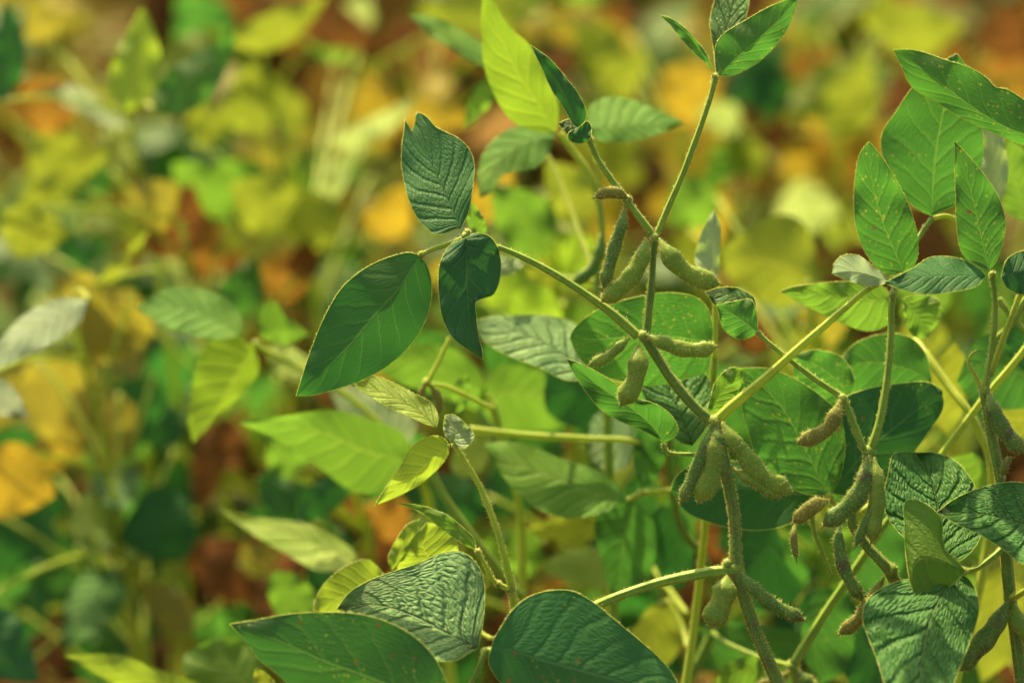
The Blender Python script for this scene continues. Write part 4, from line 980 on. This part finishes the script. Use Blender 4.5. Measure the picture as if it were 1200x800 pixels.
bg_plant('blurred soybean plant left of the young yellow green plant with dark shaded leaves', (420, 400, 520), 1.62, [
    ((340, 560), (318, 500), 50, 'bright', 0.0, -0.02), ((300, 560), (400, 590), 50, 'dark', 0.2, 0), ((430, 590), (380, 600), 40, 'brown', 0.5, 0.05), ((480, 620), (420, 600), 50, 'orange', 0.3, 0.05),
    ((520, 560), (470, 600), 60, 'dark', 0.1, 0.08), ((360, 610), (420, 650), 40, 'dark', 0.1, 0.04), ((280, 660), (330, 640), 40, 'olive', 0.2, 0.1), ((400, 470), (460, 420), 60, 'orange', 0.2, 0.1)])

bg_plant('blurred lime soybean plant between the dark hanging leaflet and the upper pods', (640, 640, 230), 1.62, [
    ((640, 300), (575, 215), 66, 'bright', -0.1, 0), ((690, 260), (640, 190), 60, 'lime', 0.0, 0.04), ((700, 330), (640, 270), 60, 'glow', 0.2, 0.05), ((600, 360), (560, 300), 56, 'glow', 0.0, 0.0),
    ((660, 360), (590, 385), 60, 'glow', 0.2, -0.05), ((560, 260), (600, 190), 44, 'yellow', 0.3, 0.1), ((640, 340), (650, 280), 50, 'lime', 0.3, 0.1), ((700, 420), (640, 350), 60, 'bright', 0.2, 0.1), ((540, 340), (505, 300), 50, 'olive', 0.2, 0.1)])

bg_plant('softly blurred green soybean plant filling the gap behind the right hand pods', (1000, 990, 520), 1.47, [
    ((930, 640), (880, 720), 70, 'green', -0.1, 0), ((960, 620), (1010, 700), 60, 'bright', -0.1, 0), ((1000, 700), (940, 770), 70, 'dark', 0.1, 0.02), ((1010, 560), (930, 540), 60, 'green', 0.0, 0.03),
    ((1080, 640), (1140, 720), 70, 'bright', 0.0, 0.02), ((1060, 520), (1120, 580), 60, 'lime', 0.0, 0.05), ((900, 620), (840, 640), 60, 'dark', 0.1, 0.04), ((1100, 380), (1050, 330), 60, 'bright', 0.0, 0.06),
    ((1090, 760), (1160, 800), 60, 'green', -0.1, 0.0), ((880, 740), (800, 780), 60, 'green', 0.0, 0.05), ((950, 800), (890, 830), 60, 'bright', 0.0, 0.0), ((1130, 480), (1190, 440), 60, 'green', 0.0, 0.04)])
bg_plant('softly blurred green soybean plant between the young pale plant and the central stem', (690, 680, 520), 1.5, [
    ((650, 560), (590, 500), 60, 'green', 0.0, 0), ((680, 520), (740, 450), 60, 'green', -0.1, 0.02), ((700, 620), (770, 660), 60, 'dark', 0.0, 0.02), ((640, 660), (560, 640), 50, 'bright', 0.0, 0.04),
    ((700, 700), (640, 760), 60, 'green', 0.0, 0.05), ((740, 740), (800, 790), 60, 'dark', 0.1, 0.03), ((570, 580), (500, 610), 60, 'dark', 0.1, 0.05), ((620, 470), (570, 420), 60, 'bright', 0.0, 0.05), ((560, 700), (500, 660), 50, 'green', 0.0, 0.06)])

# the rows just behind: leaf colours change across the field
GRID = """V.L.GV.BB.BO.OB.L.YL.B.VY.LY.B
OL.L.GV.VL.YO.BY.L.Y.YD.YO.YO.OB
L.OV.VB.LV.VP.LB.L.BY.YL.PB.B.G
VP.V.BO.OY.V.G.L.L.L.BL.G.B
V.VY.BT.GO.D.G.D.G.G.LG.L.G
Y.VD.B.DB.D.B.BD.G.D.D.G.LB
D.D.B.BD.V.D.PB.D.BD.D.G.L
D.D.B.D.D.D.B.V.O.D.L.L""".split()
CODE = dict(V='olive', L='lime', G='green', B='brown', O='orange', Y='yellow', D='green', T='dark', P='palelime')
ROWLAB = {
    0: ['blurred lime and orange soybean plant in the upper left, farther than the upright lime leaf', 'blurred olive and rusty soybean plant at the top, left of the bitten dark leaflet',
        'blurred brown and yellow soybean plant at the top just left of the tall glowing leaflet', 'blurred yellow soybean plant at the top between the tall leaflet and the top leaf',
        'blurred golden soybean plant at the top right of the top leaf', 'blurred rusty orange soybean plant in the top right corner above the long leaflet'],
    4: ['blurred olive and yellow soybean plant low at the far left edge', 'blurred sparse brown soybean plant over bare soil in the lower left',
        'blurred dark green soybean plant under the dark hanging leaflet', 'blurred green soybean plant behind the horizontal yellow green stalk',
        'blurred green soybean plant low behind the cluster of hanging pods', 'blurred lime soybean plant low behind the right edge']}
for r0 in (0, 4):
    for c0 in range(6):
        d0 = 1.95 if r0 == 0 else 1.72
        bl = []
        for rr in range(r0, r0 + 4):
            for cc in (2 * c0, 2 * c0 + 1):
                code = GRID[rr].split('.')[cc]
                for k in range(2):
                    m = CODE[code[k % len(code)]]
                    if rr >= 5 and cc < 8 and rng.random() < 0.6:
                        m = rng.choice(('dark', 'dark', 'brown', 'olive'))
                    elif rr >= 4 and m == 'orange':
                        m = 'brown'
                    x = cc * 100 + rng.uniform(0, 100); y = rr * 100 + rng.uniform(0, 100)
                    an = rng.uniform(-math.pi, math.pi); L = rng.uniform(95, 165) * (0.9 if r0 == 0 else 1)
                    tip = (x + L * math.cos(an), y + L * abs(math.sin(an)) * rng.choice((1, 1, -0.6)))
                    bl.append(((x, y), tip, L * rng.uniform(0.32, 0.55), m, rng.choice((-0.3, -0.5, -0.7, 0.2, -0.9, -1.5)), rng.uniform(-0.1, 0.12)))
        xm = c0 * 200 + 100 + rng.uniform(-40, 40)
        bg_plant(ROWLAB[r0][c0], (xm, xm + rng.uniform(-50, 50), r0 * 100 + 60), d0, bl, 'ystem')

# ---------------------------------------------------------------- filler plants: four kinds, copied
UNIT = {}


def unit_leaflet(mat, var):
    """shared leaflet mesh, 1 unit long along +Y, face up, gently drooping"""
    key = (mat, var)
    if key in UNIT:
        return UNIT[key]
    r = random.Random(var * 7 + 3)
    nu, nv = 12, 4
    u = np.linspace(0, 1, nu + 1)[:, None]
    s = np.linspace(-1, 1, 2 * nv + 1)[None]
    w = 0.33 * (0.9 + 0.3 * r.random()) * (np.sin(np.pi * np.clip(u, 0, 1) ** 0.72) ** 0.85)
    dead = mat == 'brown'
    x = s * w * (0.6 if dead else 1)
    y = u + 0 * s
    z = -0.25 * u**2 - (0.25 + 0.5 * dead) * np.abs(s) * w + 0.02 * np.sin(u * 12 + s * 3 + var) + (0.2 * np.sin(u * 7 + s * 2) * dead)
    mb = MB()
    grid_leaf(mb, np.stack([x, y, z], -1), mat, view=(0, 0, 1), top=True)
    UNIT[key] = mb.mesh('leaflet')
    return UNIT[key]


def filler(palette, seed, nleaf, h, label, group, stemmat):
    r = random.Random(seed)
    o = plant((0, 0, 0), label, group=group)
    k = 14; t = np.linspace(0, 1, k)
    P = np.stack([0.03 * np.sin(t * 2.2 + seed), 0.03 * np.cos(t * 1.7 + seed) - 0.03, t * h], 1)
    mb = MB(); tube(mb, P, np.linspace(0.004, 0.0016, k), stemmat, 7); part('stem', mb, o)
    for i in range(nleaf):
        f = 0.25 + 0.75 * (i + r.random()) / nleaf
        s = P[min(k - 1, int(f * (k - 1)))]
        az = i * 2.4 + r.uniform(-.5, .5); ln = r.uniform(0.07, 0.15)
        out = np.array([math.cos(az), math.sin(az), 0])
        e = s + out * ln * 0.85 + np.array([0, 0, ln * r.uniform(0.1, 0.7)])
        tt = np.linspace(0, 1, 8)[:, None]
        Q = (1 - tt) ** 2 * s + 2 * (1 - tt) * tt * ((s + e) / 2 + np.array([0, 0, 0.02])) + tt**2 * e
        mb = MB(); tube(mb, Q, np.linspace(0.0015, 0.001, 8), stemmat, 6)
        lf = part('leaf', mb, o)
        mat = r.choice(palette)
        for j, da in enumerate((-1.25, 0, 1.25)):
            q = link('leaflet', unit_leaflet(mat, r.randrange(4)), lf)
            q.location = e + out * 0.006
            q.rotation_euler = (r.uniform(-0.9, 0.35), r.uniform(-.6, .6), az - math.pi / 2 + da + r.uniform(-.3, .3))
            q.scale = [r.uniform(0.065, 0.105)] * 3
    return o


def copy_tree(o, parent=None):
    c = o.copy(); col.objects.link(c)
    if parent is not None:
        c.parent = parent
    for ch in list(o.children):
        copy_tree(ch, c)
    return c


kinds = [
    filler(['yellow', 'lime', 'olive', 'orange', 'olive', 'brown', 'green', 'olive'], 1, 14, 0.46, 'blurred yellowing soybean plant in the rows behind', 'yellowing plants in the rows behind', 'ystem'),
    filler(['orange', 'brown', 'orange', 'brown', 'olive', 'yellow', 'brown'], 2, 12, 0.42, 'blurred withered orange brown soybean plant in the rows behind', 'withered plants in the rows behind', 'brownstem'),
    filler(['green', 'bright', 'green', 'lime', 'olive'], 3, 14, 0.44, 'blurred green soybean plant in the rows behind', 'green plants in the rows behind', 'stem'),
    filler(['dark', 'green', 'dark', 'green', 'bright'], 4, 16, 0.40, 'blurred dark green soybean plant in the shaded row behind', 'dark green plants in the row behind', 'stem'),
]
used = [False] * 4


def put(kind, x, y, s=1.0):
    o = kinds[kind] if not used[kind] else copy_tree(kinds[kind])
    used[kind] = True
    o.location = (x, y, 0)
    o.rotation_euler = (rng.uniform(-.06, .06), rng.uniform(-.06, .06), rng.uniform(0, 6.28))
    o.scale = (s, s, s)


def halfw(y):
    return 0.18 * math.hypot(y, CAMZ * 0.7) * 1.05 + 0.06


for y, step, wts, s0 in ((1.9, 0.2, (1, 1, 3, 5), 0.8), (2.25, 0.18, (3, 4, 2, 2), 1.0), (2.6, 0.18, (3, 6, 1, 1), 1.1), (3.0, 0.2, (2, 7, 1, 0), 1.1), (3.5, 0.22, (3, 7, 1, 0), 1.1), (4.1, 0.26, (3, 7, 1, 0), 1.1), (4.8, 0.34, (3, 6, 1, 0), 1.0)):
    hw = halfw(y) + 0.3
    x = -hw + rng.uniform(0, step)
    while x < hw:
        kk = rng.choices(range(4), wts)[0]
        put(kk, x, y + rng.uniform(-.1, .1), s0 * rng.uniform(0.85, 1.1))
        x += step * rng.uniform(0.8, 1.2)

# ---------------------------------------------------------------- ground and fallen leaves
N = NT('field_soil')
obc = N.n('TexCoord').outputs['Object']
n1, n2, n3 = N.noise(obc, 4, 4), N.noise(obc, 40, 5), N.noise(obc, 220, 4)
c = N.mix(N.ramp(n1, 0.35, 0.65), (0.05, 0.02, 0.009), (0.10, 0.042, 0.016))
c = N.mix(N.ramp(n2, 0.45, 0.7), c, (0.16, 0.07, 0.022))
bp = N.n('Bump'); bp.inputs['Distance'].default_value = 0.02
N.put(bp.inputs['Height'], N.ma('ADD', n2, N.ma('MULTIPLY', n3, 0.4)))
p = N.n('BsdfPrincipled'); N.put(p.inputs['Base Color'], c); p.inputs['Roughness'].default_value = 0.95; p.inputs['Specular IOR Level'].default_value = 0.05
N.put(p.inputs['Normal'], bp.outputs[0]); N.surf(p.outputs[0])
MT['soil'] = N.m
mb = MB()
ys = np.concatenate([np.linspace(-3, 0.6, 8), np.linspace(0.7, 6, 110), np.linspace(7, 60, 25)])
xs = np.concatenate([np.linspace(-30, -2.2, 14), np.linspace(-2, 2, 80), np.linspace(2.2, 30, 14)])
Y, X = np.meshgrid(ys, xs, indexing='ij')
Z = 0.012 * np.sin(X * 9 + np.sin(Y * 7)) * np.sin(Y * 11) + 0.006 * np.sin(X * 31 + Y * 17) - 0.012
nx = len(xs)
F = [(i * nx + j, i * nx + j + 1, (i + 1) * nx + j + 1, (i + 1) * nx + j) for i in range(len(ys) - 1) for j in range(nx - 1)]
mb.add(np.stack([X, Y, Z], -1).reshape(-1, 3), F, 'soil', np.stack([X, Y], -1).reshape(-1, 2))
go = link('ground', mb.mesh('ground')); go['kind'] = 'structure'; go['label'] = 'brown crumbly field soil under the plants'; go['category'] = 'ground'
mb = MB()
mats = ['brown', 'brown', 'orange', 'brown', 'olive', 'yellow']
for i in range(3600):
    y = 0.8 + 5.2 * rng.random() ** 0.9
    hw = halfw(y) + 0.25
    c0 = np.array([rng.uniform(-hw, hw), y, rng.uniform(0.0, 0.03)])
    L = rng.uniform(0.03, 0.08)
    u = np.linspace(0, 1, 5)[:, None]; s = np.linspace(-1, 1, 5)[None]
    w = 0.3 * np.sin(np.pi * np.clip(u, 0.03, 0.97) ** 0.75)
    pts = np.stack([s * w, u + 0 * s, rng.uniform(-.3, .5) * (s * w) ** 2 * 3 + rng.uniform(-.3, .3) * u**2 + 0 * s], -1) * L
    E = Euler((rng.uniform(-.4, .4), rng.uniform(-.5, .5), rng.uniform(0, 6.28))).to_matrix()
    pts = pts.reshape(-1, 3) @ np.array(E).T + c0
    F = [(a * 5 + b, a * 5 + b + 1, a * 5 + b + 6, a * 5 + b + 5) for a in range(4) for b in range(4)]
    mb.add(pts, F, rng.choice(mats), np.stack([u + 0 * s, (s + 1) / 2 + 0 * u], -1).reshape(-1, 2))
lo = link('fallen_leaves', mb.mesh('fallen_leaves')); lo['kind'] = 'stuff'; lo['label'] = 'brown and orange fallen leaves scattered over the soil'; lo['category'] = 'leaf litter'
